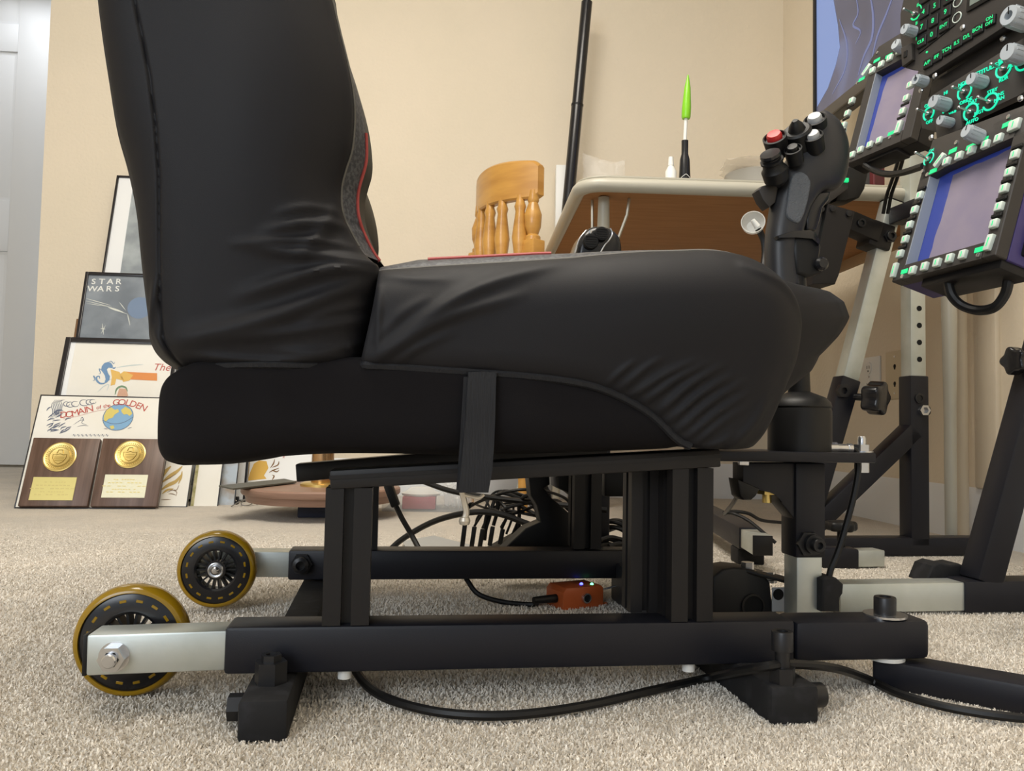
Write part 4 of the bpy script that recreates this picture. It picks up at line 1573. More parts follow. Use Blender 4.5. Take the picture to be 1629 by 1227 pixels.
# lower dark ledge
led = PU.poly([(1470, 128), (1629, 28), (1700, -20), (1700, 20), (1629, 62), (1468, 160)])
B().prism(led, -.030, -.0125, PU.M, .001).obj('ledge', BLK2, t)
bk = PU.poly([(1478, 95), (1640, -10), (1720, -60), (1720, 60), (1640, 150), (1500, 215), (1478, 205)])
B().prism(bk, -.060, -.031, PU.M, .002).obj('housing', PLAS, t)
ka = PU.poly([(1459, 72), (1463, -10), (1520, -48), (1520, 40), (1462, 86)])
B().prism(ka, -.001, .0012, PU.M, .0004, 1).obj('keypad_field', PLAS, t)
sc = PU.poly([(1537, 18), (1588, -14), (1640, -60), (1590, -60), (1545, -30), (1536, 0)])
w0 = PU.m(1539, 21)
w1 = PU.m(1590, -13)
B().box((w0[0], w0[1], 0), (w0[0] + .085, w0[1] + .030, .003), PU.M, .001).obj('display_surround', PLAS, t)
B().box((w0[0] + .006, w0[1] + .006, .002), (w0[0] + .080, w0[1] + .024, .0035), PU.M).obj('display_window', LCD, t)
kd_ = [(1472, 20, '4'), (1469, 44, '7'), (1468, 67, 'CLR'), (1490, 10, '5'), (1487, 34, '8'), (1485, 56, '0'), (1507, 20, '9'), (1504, 42, 'ENT'), (1474, -4, '1'), (1492, -14, '2'), (1510, -2, '6')]
for x, y, tx in kd_:
    u, w = PU.m(x, y)
    o = B().box((u - .0082, w - .0082, -.002), (u + .0082, w + .0082, .0035), PU.M, .001, 1).obj('key', PLAS, t)
    B().text(tx, .0100 if len(tx) == 1 else .0070, PU.M @ T((u, w, .0037)), ext=.0003).obj('lettering', GREENL, o)
for x, y, tx in ((1478, 101, 'A/P'), (1493, 91, 'IFF'), (1509, 80, 'TCN'), (1525, 69, 'ILS'), (1541, 59, 'D/L'), (1558, 47, 'BCN'), (1577, 34, 'ON\nOFF')):
    u, w = PU.m(x, y)
    o = B().box((u - .0078, w - .0070, -.002), (u + .0078, w + .0070, .0034), PU.M, .001, 1).obj('key', PLAS, t)
    B().text(tx, .0074 if len(tx) < 5 else .0066, PU.M @ T((u, w, .0036)), ext=.0003).obj('lettering', GREENL, o)
b = B()
ring(b, PU, 1458, 20, .010, .0025, -150, 60)
for x, y, tx in ((1461, 8, 'IP'), (1462, 35, 'BRT'), (1458, 62, '1'), (1458, 47, ')')):
    u, w = PU.m(x, y)
    b.text(tx, .007, PU.M @ T((u, w, .0005)), ext=.0002)
u, w = PU.m(1475, 83)
b.cyl(PU.M @ V((u, w, 0)), PU.M @ V((u, w, .001)), .0016, n=10)
b.obj('lettering', GREENL, t)
for x, y in ((1524, 3), (1523, 28)):
    b = B()
    ring(b, PU, x, y, .0068, .0018, 0, 360)
    b.obj('button_ring', KEY, t)
toggle(t, PU, 1456, 22)
knob(t, PU, 1438, 46, .0080, .022)
knob(t, PU, 1604, 24, .0135, .034, hole=True)
u, w = PU.m(1532, 44)
b = B().lathe([(0, 0), (.004, 0), (.004, .0015), (.0025, .003), (0, .003)], PU.M @ T((u, w, 0)), 14)
b.obj('screw', STEEL, t)
u, w = PU.m(1585, 58)
b = B().lathe([(0, 0), (.004, 0), (.004, .002), (.0025, .004), (0, .004)], PU.M @ T((u, w, -.0125)), 14)
b.obj('screw', STEEL, t)
sm = PU.poly([(1438, 78), (1455, 70), (1456, 96), (1440, 108)])
B().prism(sm, 0, .006, PU.M, .001).obj('side_switch', PANEL, t)
u, w = PU.m(1446, 88)
B().box((u - .003, w - .005, .005), (u + .003, w + .005, .0075), PU.M, .0005, 1).obj('slide', PLAS, t)
for px, py, r, h in ((1456, 126, .0080, .020), (1424, 70, .0085, .020)):
    if px > 1440:
        knob(t, PU, px, py, r, h, hole=True)
    else:
        knob(m1, PA, px, py, r * 1.15, h)
knob(m2, PC_, 1536, 208, .0090, .024)
b = B()
ring(b, PC_, 1478, 253, .0085, .0017, -60, 240)
u, w = PC_.m(1482, 240)
b.text('ON', .006, PC_.M @ T((u, w, .0005)), ext=.0002)
b.obj('switch_ring', TEALL, m2)
toggle(m2, PC_, 1478, 254)

# ---- left console box
PB_ = Pl(1303, 373, 1.50, 12, 17)
t = thing('side_console', 'dark tilted console box with a green lit face behind the stick', 'console', T(rigpt(1330, 440, vS - .12)))
vC = vS - .10
big = [(1317, 324), (1361, 336), (1334, 438), (1329, 452), (1292, 452), (1300, 410)]
pl = [L(x, y, vC) for x, y in big]
B().prism([(p_.x, p_.z) for p_ in pl], 0, .075, FZ_(vC), .002).obj('side_plate', BLK2, t)
pl = [L(x, y, vC + .02) for x, y in ((1280, 348), (1317, 325), (1306, 372), (1290, 420), (1270, 420))]
fo = B().prism([(p_.x, p_.z) for p_ in pl], 0, .08, FZ_(vC + .012), .002).obj('front_panel', PANEL, t)
for x, y in ((1281, 343), (1283, 352), (1280, 358)):
    q = rigpt(x, y, vC + .010)
    B().box((-.006, -.003, -.003), (.006, .002, .003), T(q)).obj('legend', TEALL, fo)
for x, y in ((1290, 350), (1306, 333), (1324, 332), (1350, 340)):
    q = rigpt(x, y, vC - .0005)
    B().lathe([(0, 0), (.006, 0), (.006, .003), (.003, .004), (0, .004)], axisM(q, -RV), 12).obj('screw', BOLT, t)
pl = [L(x, y, vC) for x, y in ((1284, 338), (1320, 322), (1350, 300), (1350, 288), (1340, 285), (1312, 300), (1284, 318))]
B().prism([(p_.x, p_.z) for p_ in pl], 0, .05, FZ_(vC), .002).obj('upper_panel', PANEL, t)
q = rigpt(1341, 287, vC)
B().box((-.010, -.004, -.004), (.010, .004, .004), T(q), .001).obj('green_button', GREENL, t)
pl = [L(x, y, vC + .02) for x, y in ((1338, 276), (1356, 262), (1384, 262), (1376, 300), (1368, 314), (1345, 318), (1330, 320))]
B().prism([(p_.x, p_.z) for p_ in pl], 0, .06, FZ_(vC + .02), .003).obj('hinge_block', PLAS, t)

# ================================================================== TELEVISION
wdir = (WM.to_3x3() @ V((0, 1, 0)))
tp = atY(1296, 205, 2.30)
TVM = Mx((-wdir, ZD, (-wdir).cross(ZD))).transposed().to_4x4()     # x toward the camera, y up, z out (to the left)
TVM.translation = tp
t = thing('television', 'big wide television hung in front of the right wall', 'television', TVM)
B().box((0, 0, -.045), (1.23, .71, 0), TVM, .004).obj('body', PLAS, t)
b = B()
bz = mat('bezel_grey', (.07, .062, .055), .4)
for lo, hi in (((0, 0, 0), (.014, .71, .006)), ((1.216, 0, 0), (1.23, .71, .006)), ((.014, .696, 0), (1.216, .71, .006))):
    b.box(lo, hi, TVM, .001)
b.obj('bezel', PLAS, t)
B().box((.014, 0, 0), (1.216, .030, .006), TVM, .001).obj('lower_bezel', bz, t)
scm = mat('tv_picture', (.02, .02, .03), .25)
nt = scm.node_tree
pb = nt.nodes['Principled BSDF']
tc = nt.nodes.new('ShaderNodeTexCoord')
nz = nt.nodes.new('ShaderNodeTexNoise')
nz.inputs['Scale'].default_value = 2.2
nz.inputs['Detail'].default_value = 1.5
nz.inputs['Distortion'].default_value = 1.6
cr_ = nt.nodes.new('ShaderNodeValToRGB')
e = cr_.color_ramp.elements
e[0].position, e[0].color = .36, (.075, .075, .105, 1)
e[1].position, e[1].color = .72, (.22, .31, .62, 1)
e2 = e.new(.52)
e2.color = (.105, .105, .16, 1)
e2 = e.new(.60)
e2.color = (.16, .20, .36, 1)
nt.links.new(tc.outputs['Object'], nz.inputs['Vector'])
nt.links.new(nz.outputs[0], cr_.inputs[0])
nt.links.new(cr_.outputs[0], pb.inputs['Emission Color'])
pb.inputs['Emission Strength'].default_value = 1.0
scr = B().flat([(.014, .030), (1.216, .030), (1.216, .696), (.014, .696)], TVM, .0012).obj('screen', scm, t, normals=False)
b = B()
skyb = mat('tv_pale_shape', (.02, .02, .03), .3, emit=(.22, .32, .62), es=.9)


def tvp(px, py):
    q = TVM.inverted() @ onP(px, py, tp, TVM.to_3x3() @ V((0, 0, 1)))
    return q.x, q.y


B().flat([tvp(*q) for q in ((1301, 170), (1300, 0), (1300, -60), (1318, -60), (1327, 0), (1334, 40), (1337, 75), (1330, 105), (1318, 140))], TVM, .0018).obj('picture_shape', skyb, scr)
b = B()
for pts, w in (([(1362, -10), (1366, 20), (1358, 40), (1370, 50), (1362, 70)], .006), ([(1385, -10), (1390, 25), (1388, 60), (1375, 90), (1366, 120)], .010), ([(1430, -30), (1412, 20), (1396, 60), (1385, 110)], .008), ([(1336, 30), (1348, 70), (1345, 110), (1325, 150)], .006)):
    b.ribbon([tvp(*q) for q in pts], w, TVM, .0022)
b.obj('picture_lines', mat('tv_light_line', (.02, .02, .03), .3, emit=(.16, .19, .38), es=.9), scr)
B().box((.35, .25, -.16), (.85, .5, -.045), TVM, .004).obj('wall_bracket', BLK2, t)

# ================================================================== CARD TABLE, CHAIR AND WHAT STANDS THERE
zT = .765
c0 = atZ(918, 296, zT)
tn = atZ(1180, 291, zT)          # a point of the near edge
tdir = V((math.cos(rad(3)), math.sin(rad(3)), 0))
tnr = V((-tdir.y, tdir.x, 0))
TW, TD = .87, .95
p_l = atZ(926, 283, zT)
TM = Mx((tdir, tnr, ZD)).transposed().to_4x4()
TM.translation = V((p_l.x, p_l.y, 0))
t = thing('folding_table', 'square folding card table with cream rim and brown underside', 'table', TM)


def rrect(w, d, r, n=6, o=0.0):
    P = []
    for cx, cy, a0 in ((w - r, r, -90), (w - r, d - r, 0), (r, d - r, 90), (r, r, 180)):
        for k in range(n + 1):
            a = rad(a0 + 90 * k / n)
            P.append((cx + (r + o) * math.cos(a), cy + (r + o) * math.sin(a)))
    return P


B().tube([TM @ V((x, y, zT - .013)) for x, y in rrect(TW, TD, .05)], .015, 12, closed=True, smooth=False).obj('rim', TRIM, t, ang=60)
B().prism(rrect(TW, TD, .05, o=.004), zT + .001, zT + .006, TM, .002).obj('top_board', TOPW, t)
B().prism(rrect(TW, TD, .05, o=-.006), zT - .022, zT - .010, TM).obj('underside', MASON, t)
for x, y in ((.055, .055), (TW - .055, .055), (.055, TD - .055), (TW - .055, TD - .055)):
    lg = B().lathe([(0, 0), (.012, 0), (.0125, .30), (.0165, .55), (.012, zT - .024), (0, zT - .024)], TM @ T((x, y, 0)), 16).obj('leg', TRIM, t)
    sx = 1 if x < .4 else -1
    b = B().tube([TM @ V((x + sx * .055, y + .0, zT - .024)), TM @ V((x + sx * .050, y, zT - .06)), TM @ V((x + sx * .018, y, zT - .15)), TM @ V((x, y, zT - .19))], .0035, 6, smooth=False)
    b.tube([TM @ V((x - sx * .022, y + .02, zT - .024)), TM @ V((x - sx * .020, y + .02, zT - .16)), TM @ V((x, y, zT - .19))], .0032, 6, smooth=False)
    b.obj('leg_brace', mat('brace_steel', (.5, .45, .36), .35, .6), lg)
B().beam(TM @ V((TW - .02, .03, zT - .035)), TM @ V((TW - .02, TD - .03, zT - .035)), .012, .03, .002).obj('apron', mat('tan_apron', (.40, .27, .15), .6), t)
ztop_ = zT + .006


def ontable(px, py, y=None):
    """point on the table top: px column at a distance from the near edge"""
    return px, py


def tabpt(px, dist):
    """on the table top, behind the near edge by dist, in the column of px"""
    Y = (TM @ V((.3, dist, 0))).y
    q = atY(px, 300, Y)
    return V((q.x, q.y, ztop_))


# green-tipped tool standing on its handle
q = tabpt(1089, .22)
t = thing('hobby_tool', 'slim upright tool with lime pointed cap and black chevron handle', 'tool', T(q))
k = q.y / FPX


def zpx(py, px=1089):
    return atY(px, py, q.y).z - q.z


zh0, zh1 = 0, zpx(224)
b = B().lathe([(0, 0), (.0140, 0), (.0145, zh1 * .35), (.0115, zh1 * .72), (.0080, zh1 * .80), (.0080, zh1), (0, zh1)], T(q), 20)
hn = b.obj('handle', PLASG, t)
b = B()
for j in range(4):
    z = zh1 * (.18 + .10 * j)
    for sx in (-1, 1):
        pts = [q + V((.0146 * math.sin(a_), -.0146 * math.cos(a_), z - abs(a_) * .010)) for a_ in np.linspace(0, sx * 1.1, 6)]
        b.tube(pts, .0008, 5, smooth=False)
b.obj('chevron', WPL, hn)
B().cyl(q + V((0, 0, zh1)), q + V((0.002, 0, zpx(186))), .0042, n=12).obj('shaft', WPL, t)
B().lathe([(0, 0), (.0090, 0), (.0105, .004), (.0108, (zpx(119) - zpx(189)) * .25), (.0075, (zpx(119) - zpx(189)) * .7), (.0015, zpx(119) - zpx(189)), (0, zpx(119) - zpx(189))], axisM(q + V((.002, 0, zpx(189))), (.04, 0, 1)), 20).obj('cap', LIME, t)
# dropper bottle
q = tabpt(1067, .20)
t = thing('dropper_bottle', 'small white dropper bottle beside the upright tool on the table', 'bottle', T(q))
zc_ = atY(1067, 264, q.y).z - q.z
zt2 = atY(1067, 250, q.y).z - q.z
B().lathe([(0, 0), (.0125, 0), (.013, .002), (.013, zc_ * .85), (.006, zc_), (0, zc_)], T(q), 20).obj('body', WPL, t)
B().lathe([(0, zc_), (.007, zc_), (.0055, zt2), (0, zt2)], T(q), 16).obj('cap', WPL, t)


def crumple(px0, px1, py0, py1, dist, dep, seed, name, label, m=CLEAR):
    r = random.Random(seed)
    a, c = tabpt(px0, dist), tabpt(px1, dist)
    hh = atY((px0 + px1) / 2, py0, a.y).z - a.z
    n, mm = 14, 9
    A = np.zeros((mm, n, 3))
    Bk = np.zeros((mm, n, 3))
    for i in range(mm):
        for j in range(n):
            s, h = j / (n - 1), i / (mm - 1)
            x = a.lerp(c, s)
            bulge = math.sin(math.pi * s) ** .6 * (1 - h ** 3 * .8) * dep / 2
            z = max(0, h * hh * (.90 + .10 * math.sin(s * 4 + seed)) + r.uniform(-.0015, .0015))
            A[i, j] = (x.x + r.uniform(-.004, .004), x.y - bulge + r.uniform(-.003, .003), ztop_ + z + .0006)
            Bk[i, j] = (x.x + r.uniform(-.004, .004), x.y + bulge + .002 + r.uniform(-.003, .003), ztop_ + z + .0006)
    o = B().grid(A).grid(Bk, True).obj(name, m, None, T((a + c) / 2), ang=20)
    return tag(o, label, 'bag')


crumple(928, 992, 245, 276, .16, .06, 2, 'plastic_bag', 'crumpled clear plastic bag by the pole end of the table')
# bag lying near the stick
q = tabpt(1195, .12)
b = B()
A = np.zeros((7, 14, 3))
a, c = tabpt(1162, .10), tabpt(1250, .10)
zz0 = atY(1190, 252, a.y).z
for i in range(7):
    for j in range(14):
        s, h = j / 13, i / 6
        A[i, j] = (a.x + (c.x - a.x) * s, a.y + h * .10, zz0 + .012 * s + .006 * math.sin(5 * s + 3 * h) - .004 * math.cos(9 * h))
b.grid(A)
A2 = A.copy()
A2[..., 2] -= .012 + .010 * np.sin(np.linspace(0, 3.1, 14))[None, :]
b.grid(A2, True)
o = tag(b.obj('plastic_bag', mat('clear_bag', (.80, .74, .66), .15, alpha=.5), None, T(tabpt(1190, .12)), ang=20), 'flat clear plastic bag lying on a bowl behind the stick', 'bag')
q = tabpt(1205, .18)
zb2 = zz0 - q.z - .014
tag(B().lathe([(0, 0), (.045, 0), (.065, zb2 * .5), (.075, zb2), (.071, zb2), (.06, zb2 * .5), (0, .006)], T(q), 32).obj('bowl', mat('grey_bowl', (.48, .46, .42), .4), None, T(q)), 'pale grey bowl under the flat plastic bag on the table', 'bowl')
# maroon binder and dark box standing on the far side of the table
q = tabpt(1398, .34)
t = thing('binder', 'maroon binder standing on the table seen under the left display', 'binder', T(q))
B().box((-.014, 0, 0), (.016, .2, .24), T(q), .003).obj('cover', MAROON, t)
B().box((-.010, -.0008, .02), (.012, .0, .21), T(q)).obj('spine_label', mat('maroon_dark', (.07, .012, .012), .6), t)
q = tabpt(1373, .36)
t = thing('game_box', 'small dark box with gold patch next to the maroon binder', 'box', T(q))
B().box((-.032, 0, 0), (.028, .12, .15), T(q), .002).obj('carton', mat('dark_carton', (.05, .05, .045), .5), t)
B().flat([(-.004, .03), (.012, .05), (.006, .10), (-.008, .09)], T(q) @ Mx(((1, 0, 0, 0), (0, 0, -1, -.0008), (0, 1, 0, 0), (0, 0, 0, 1)))).obj('gold_patch', GOLDINK, t)
# white carton behind the black pole
q = tabpt(893, .50)
q0, q1 = atY(884, 300, 2.785), atY(901, 300, 2.785)
zc1 = atY(893, 262, 2.785).z
t_ = B().box((q0.x, 2.785, 0), (q1.x + .02, 2.845, zc1), Mx(), .003)
tag(t_.obj('white_carton', WPL, None, T(((q0.x + q1.x) / 2, 2.81, 0))), 'tall narrow white carton standing behind the black pole', 'carton')
# black pole (lamp) behind the table
ya = 2.74
pA, pB = atY(907, 290, ya), atY(934, 0, ya)
dd_ = (pB - pA).normalized()
base = pA - dd_ * (pA.z / dd_.z)
t = thing('floor_pole', 'slim black metal pole leaning slightly behind the card table', 'pole', T(base))
rp = 9.5 * ya / FPX
top_ = base + dd_ * 1.75
jn = pA + (pB - pA) * .42
B().cyl(base + dd_ * .01, jn, rp, rp, 24).obj('lower_tube', PLASG, t)
B().cyl(jn - dd_ * .002, top_, rp * .94, rp * .94, 24).obj('upper_tube', PLASG, t)
B().cyl(jn - dd_ * .004, jn + dd_ * .003, rp * 1.04, n=24).obj('collar', PLAS, t)
B().lathe([(0, 0), (.034, 0), (.036, .01), (.034, .03), (.028, .036), (.0225, .05), (0, .05)], T(base), 40).obj('base', PLAS, t)

# wooden chair: crest seen obliquely
yN, yF = 2.30, 2.49
cn, cf = atY(856, 287, yN), atY(766, 312, yF)
cn.z = cf.z = (cn.z + cf.z) / 2
cdv = (cf - cn)
cdv.z = 0
CWd = cdv.length
cx = cdv.normalized()
cfw = V((cx.y, -cx.x, 0))           # forward (toward the table)
if cfw.x < 0:
    cfw = -cfw
mid = (cn + cf) / 2
CM = Mx((cx, -cfw, ZD)).transposed().to_4x4()
CM.translation = V((mid.x, mid.y, 0))
t = thing('wooden_chair', 'honey pine spindle-back chair tucked up to the card table', 'chair', CM)
zcr = mid.z
hw = CWd / 2 + .012
b = B()
n = 22
rows = []
for k in range(n):
    s = -1 + 2 * k / (n - 1)
    y = .05 * (1 - s * s)          # bows backward
    hh = .055 + .005 * (1 - s * s)
    tk = .0125
    e = 1 if abs(s) < .97 else .80
    sec = []
    for yy, zz in ((-tk, -hh * e), (-tk, hh * e - .006), (-tk + .006, hh * e), (tk - .006, hh * e), (tk, hh * e - .006), (tk, -hh * e + .005), (tk - .005, -hh * e), (-tk + .004, -hh * e)):
        sec.append(CM @ V((s * hw, y + yy, zcr + zz - .004 * s * s)))
    rows.append(sec + [sec[0]])
A = np.array([[list(v_) for v_ in r] for r in rows])
b.grid(A)
for r in (rows[0][:-1], rows[-1][:-1]):
    b.bm.faces.new([b.bm.verts.new(v_) for v_ in r])
bmesh.ops.remove_doubles(b.bm, verts=b.bm.verts, dist=.0004)
b.obj('crest_rail', PINE, t)
zs_ = .45
sd = hw - .01
prof = [(-sd - .03, .10), (-sd - .02, .02), (-sd * .6, -.015 + .03), (0, .03), (sd * .6, .015), (sd + .02, .02), (sd + .03, .10)]
seat_poly = [(-sd - .01, .06), (-sd * .5, .10), (sd * .5, .10), (sd + .01, .06), (sd + .06, -.20), (sd + .05, -.33), (-sd - .05, -.33), (-sd - .06, -.20)]
B().pillow(seat_poly, zs_ - .035, zs_, .012, CM, 3).obj('seat', PINE, t)


def turned(z0, z1, r, top=True):
    l = z1 - z0
    return [(0, z0), (r * .75, z0), (r * .8, z0 + l * .30), (r * 1.15, z0 + l * .42), (r * .85, z0 + l * .50), (r * 1.15, z0 + l * .56), (r * .8, z0 + l * .60), (r * 1.25, z0 + l * .74), (r * .75, z0 + l * .90), (r * .95, z0 + l * .93), (r * .7, z0 + l * .96), (r * .7, z1), (0, z1)]


for i, s in enumerate((-.62, -.2, .2, .62)):
    y = .05 * (1 - s * s)
    B().lathe(turned(zs_, zcr - .046, .0185), CM @ T((s * hw, y, 0)), 20).obj('spindle', PINE, t)
for s in (-1, 1):
    y = .010
    zt3 = zcr - .046
    B().lathe([(0, zt3 - .18), (.022, zt3 - .18), (.023, zt3 - .125), (.016, zt3 - .118), (.024, zt3 - .095), (.026, zt3 - .06), (.014, zt3 - .025), (.017, zt3 - .018), (.015, zt3 + .012), (0, zt3 + .012)], CM @ T((s * (hw - .02), y, 0)), 20).box((s * (hw - .02) - .028, y - .024, zs_ - .01), (s * (hw - .02) + .028, y + .024, zt3 - .135), CM, .004).obj('back_post', PINE, t)
    B().lathe([(0, 0), (.013, 0), (.016, .10), (.020, .2), (.014, .22), (.021, .32), (.016, .42), (0, .42)], CM @ T((s * (hw - .02), .03, 0)), 18).obj('leg', PINE, t)
    B().lathe([(0, 0), (.013, 0), (.016, .10), (.020, .2), (.014, .22), (.021, .32), (.016, .42), (0, .42)], CM @ T((s * (hw - .0), -.27, 0)), 18).obj('leg', PINE, t)
    B().cyl(CM @ V((s * (hw - .01), .03, .20)), CM @ V((s * (hw - .01), -.27, .20)), .009, n=12).obj('stretcher', PINE, t)

# clear suction cup on a stalk
q = rigpt(1198, 353, .62)
t = thing('clear_cup', 'round clear plastic cup with white core on a stalk by the stick', 'cup', T(rigpt(1222, 430, .62)))
cdw = (V((-.28, -.93, .18))).normalized()
ro = 19 * q.y / FPX
B().lathe([(ro * .55, -ro * 1.0), (ro * .92, -ro * .55), (ro, 0), (ro * .93, 0), (ro * .85, -ro * .5), (ro * .5, -ro * .92), (0, -ro * .92), (0, -ro), (ro * .55, -ro)], axisM(q, cdw), 32).obj('cup', CLEARC, t)
B().cyl(rigpt(1205, 361, .60), rigpt(1197, 350, .60), .006, .004, 12).obj('core', WPL, t)
B().tube([rigpt(1206, 364, .63), rigpt(1214, 380, .63), rigpt(1217, 400, .63), rigpt(1219, 450, .63), rigpt(1262, 500, .8), rigpt(1312, 444, vC + .03)], .006, 8).obj('stalk', PLAS, t)

# throttle head behind the seat
vT = .60
th = thing('throttle', 'round black throttle head with ribbed knobs behind the seat', 'throttle', RIG @ T((L(952, 410, vT).x, vT, .35)))
hl = [(917, 402), (920, 388), (928, 372), (940, 361), (955, 358), (970, 361), (982, 369), (989, 380), (991, 402), (985, 430), (930, 430)]
pl = cr([(L(x, y, vT).x, L(x, y, vT).z) for x, y in hl] + [(L(917, 402, vT).x, L(917, 402, vT).z)], 44)[:-1]
B().pillow([tuple(p_) for p_ in pl], 0, .07, .012, FZ_(vT), 5).obj('head', PLASG, th, ang=60)
for x, y, r in ((956, 373, .0125), (939, 385, .0135)):
    P = rigpt(x, y, vT - .001)
    b = B().lathe([(0, 0), (r, 0), (r, .005), (r * .9, .007), (0, .007)], axisM(P, -RV), 24)
    for k in range(5):
        F = axisM(P - RV * .007, -RV)
        b.box((-r * .7, (k - 2) * r * .3 - .0008, 0), (r * .7, (k - 2) * r * .3 + .0008, .0012), F)
    b.obj('ribbed_knob', PLAS, th)
b = B().tube([rigpt(971, 363, vT - .003), rigpt(974, 372, vT - .003), rigpt(969, 382, vT - .003), rigpt(962, 390, vT - .003), rigpt(955, 402, vT - .003)], .0013, 6)
b.obj('edge_trim', STEEL, th)
b = B()
b.tube([rigpt(933, 366, vT - .003), rigpt(922, 380, vT - .003), rigpt(916, 398, vT - .003), rigpt(914, 405, vT - .003)], .0014, 6)
b.obj('edge_trim', STEEL, th)
P = rigpt(939, 369, vT - .001)
B().lathe([(0, 0), (.003, 0), (.003, .001), (0, .0015)], axisM(P, -RV), 10).obj('screw', STEEL, th)
pz = L(952, 420, vT)
B().box((pz.x - .03, vT + .015, .02), (pz.x + .03, vT + .055, pz.z), RIG, .003).obj('throttle_post', BLK, th)
B().box((pz.x - .03, vT + .0, .0), (pz.x + .03, vT + .07, .02), RIG, .003).obj('throttle_base', BLK, th)

# ================================================================== PICTURES AND PLAQUES LEANING AT THE LEFT
class Lean:
    """plane of a picture: stands on the floor at a pixel's floor point (or depth) and leans back so its left edge is square"""

    def __init__(s, bl, tl, yaw, Y=None, lean=None):
        o = atZ(*bl) if Y is None else None
        if o is None:
            o = atY(bl[0], bl[1], Y)
        best = None
        x = V((math.cos(rad(yaw)), math.sin(rad(yaw)), 0))
        for l in ([lean] if lean is not None else np.arange(2, 40, .5)):
            back = V((-x.y, x.x, 0))
            w = ZD * math.cos(rad(l)) + back * math.sin(rad(l))
            n = x.cross(w)
            d = onP(*tl, o, n) - o
            e = abs(d.dot(x))
            if best is None or e < best[0]:
                best = (e, l, w, n)
        _, s.lean, w, n = best
        # slide down the plane to the floor
        o = o - w * (o.z / w.z)
        s.M = Mx((x, w, n)).transposed().to_4x4()
        s.M.translation = o
        s.I = s.M.inverted()
        s.N = n

    def m(s, px, py, off=0.0):
        q = s.I @ onP(px, py, s.M @ V((0, 0, off)), s.N)
        return q.x, q.y


def picture(name, label, cat, P, x0, x1, y0, y1, edge, depth, frame_m, paper_m, z=0.0, glass=True, group=None, lip=.006):
    M = P.M @ T((0, 0, z))
    t = thing(name, label, cat, M @ T((x0, y0, 0)), group)
    for lo, hi in (((x0, y0, -depth), (x0 + edge, y1, lip)), ((x1 - edge, y0, -depth), (x1, y1, lip)), ((x0 + edge, y0, -depth), (x1 - edge, y0 + edge, lip)), ((x0 + edge, y1 - edge, -depth), (x1 - edge, y1, lip))):
        B().box(lo, hi, M, min(.002, edge * .2)).obj('moulding', frame_m, t)
    B().box((x0 + edge * .8, y0 + edge * .8, -depth + .001), (x1 - edge * .8, y1 - edge * .8, 0), M).obj('print', paper_m, t)
    if glass:
        B().flat([(x0 + edge, y0 + edge), (x1 - edge, y0 + edge), (x1 - edge, y1 - edge), (x0 + edge, y1 - edge)], M, lip * .6).obj('glass', GLASS, t, normals=False)
    return t, M


# certificate with the globe
A1 = Lean((22, 809), (65, 628), 8)
h1 = A1.m(65, 628)[1]
w1_ = A1.m(247, 807)[0]
ct, M1 = picture('certificate', 'cream certificate with red arched title and globe behind two wooden plaques', 'picture', A1, 0, w1_, 0, h1, .0035, .010, FRAME, PAPER, glass=False, lip=.0012)
f = lambda x, y: A1.m(x, y)
gc = f(188, 664)
gr = abs(f(212, 664)[0] - gc[0])
zt_i = .0006
disc = [(gc[0] + gr * math.cos(a), gc[1] + gr * math.sin(a)) for a in np.linspace(0, 2 * math.pi, 40, endpoint=False)]
gl = B().flat(disc, M1, .0005).obj('globe_print', mat('globe_blue', (.22, .40, .60), .8), ct, normals=False)


def blob(c, pts, k):
    return [(c[0] + x * k, c[1] + y * k) for x, y in pts]


for pts in ([(-.95, .1), (-.85, .5), (-.6, .75), (-.3, .55), (-.1, .62), (.0, .4), (-.25, .2), (-.35, -.05), (-.6, -.15), (-.75, -.35), (-.9, -.25)],
            [(.1, .55), (.35, .8), (.7, .62), (.9, .3), (.75, .1), (.55, .25), (.35, .2), (.2, .35)], [(-.45, -.7), (-.2, -.62), (-.1, -.85), (-.3, -.93)]):
    B().flat(blob(gc, pts, gr), M1, .0009).obj('land_print', OLIVE, gl, normals=False)
b = B().tube([M1 @ V((gc[0] + gr * math.cos(a), gc[1] + gr * math.sin(a), .0009)) for a in np.linspace(0, 2 * math.pi, 40, endpoint=False)], .0006, 5, closed=True, smooth=False)
b.ribbon([(gc[0] - gr, gc[1] - gr * .25), (gc[0] - gr * .3, gc[1] - gr * .5), (gc[0] + gr * .4, gc[1] - gr * .4), (gc[0] + gr * .97, gc[1] - .0)], .0011, M1, .0010, False)
b.obj('globe_outline', GREYINK, gl, kind='stuff')


def arc_text(b, txt, pts, size, M, z, sx=1.0):
    q = cr(pts, 60)
    n = len(txt)
    wts = [1.0 if c not in ' I' else .55 for c in txt]
    tot = sum(wts)
    a = 0
    for c, w in zip(txt, wts):
        i = (a + w / 2) / tot * 59
        a += w
        k = int(i)
        p = q[k]
        tg = q[min(k + 1, 59)] - q[max(k - 1, 0)]
        if c != ' ':
            b.text(c, size, M @ T((p[0], p[1], z)) @ Mx.Rotation(math.atan2(tg[1], tg[0]), 4, 'Z'), sx=sx)


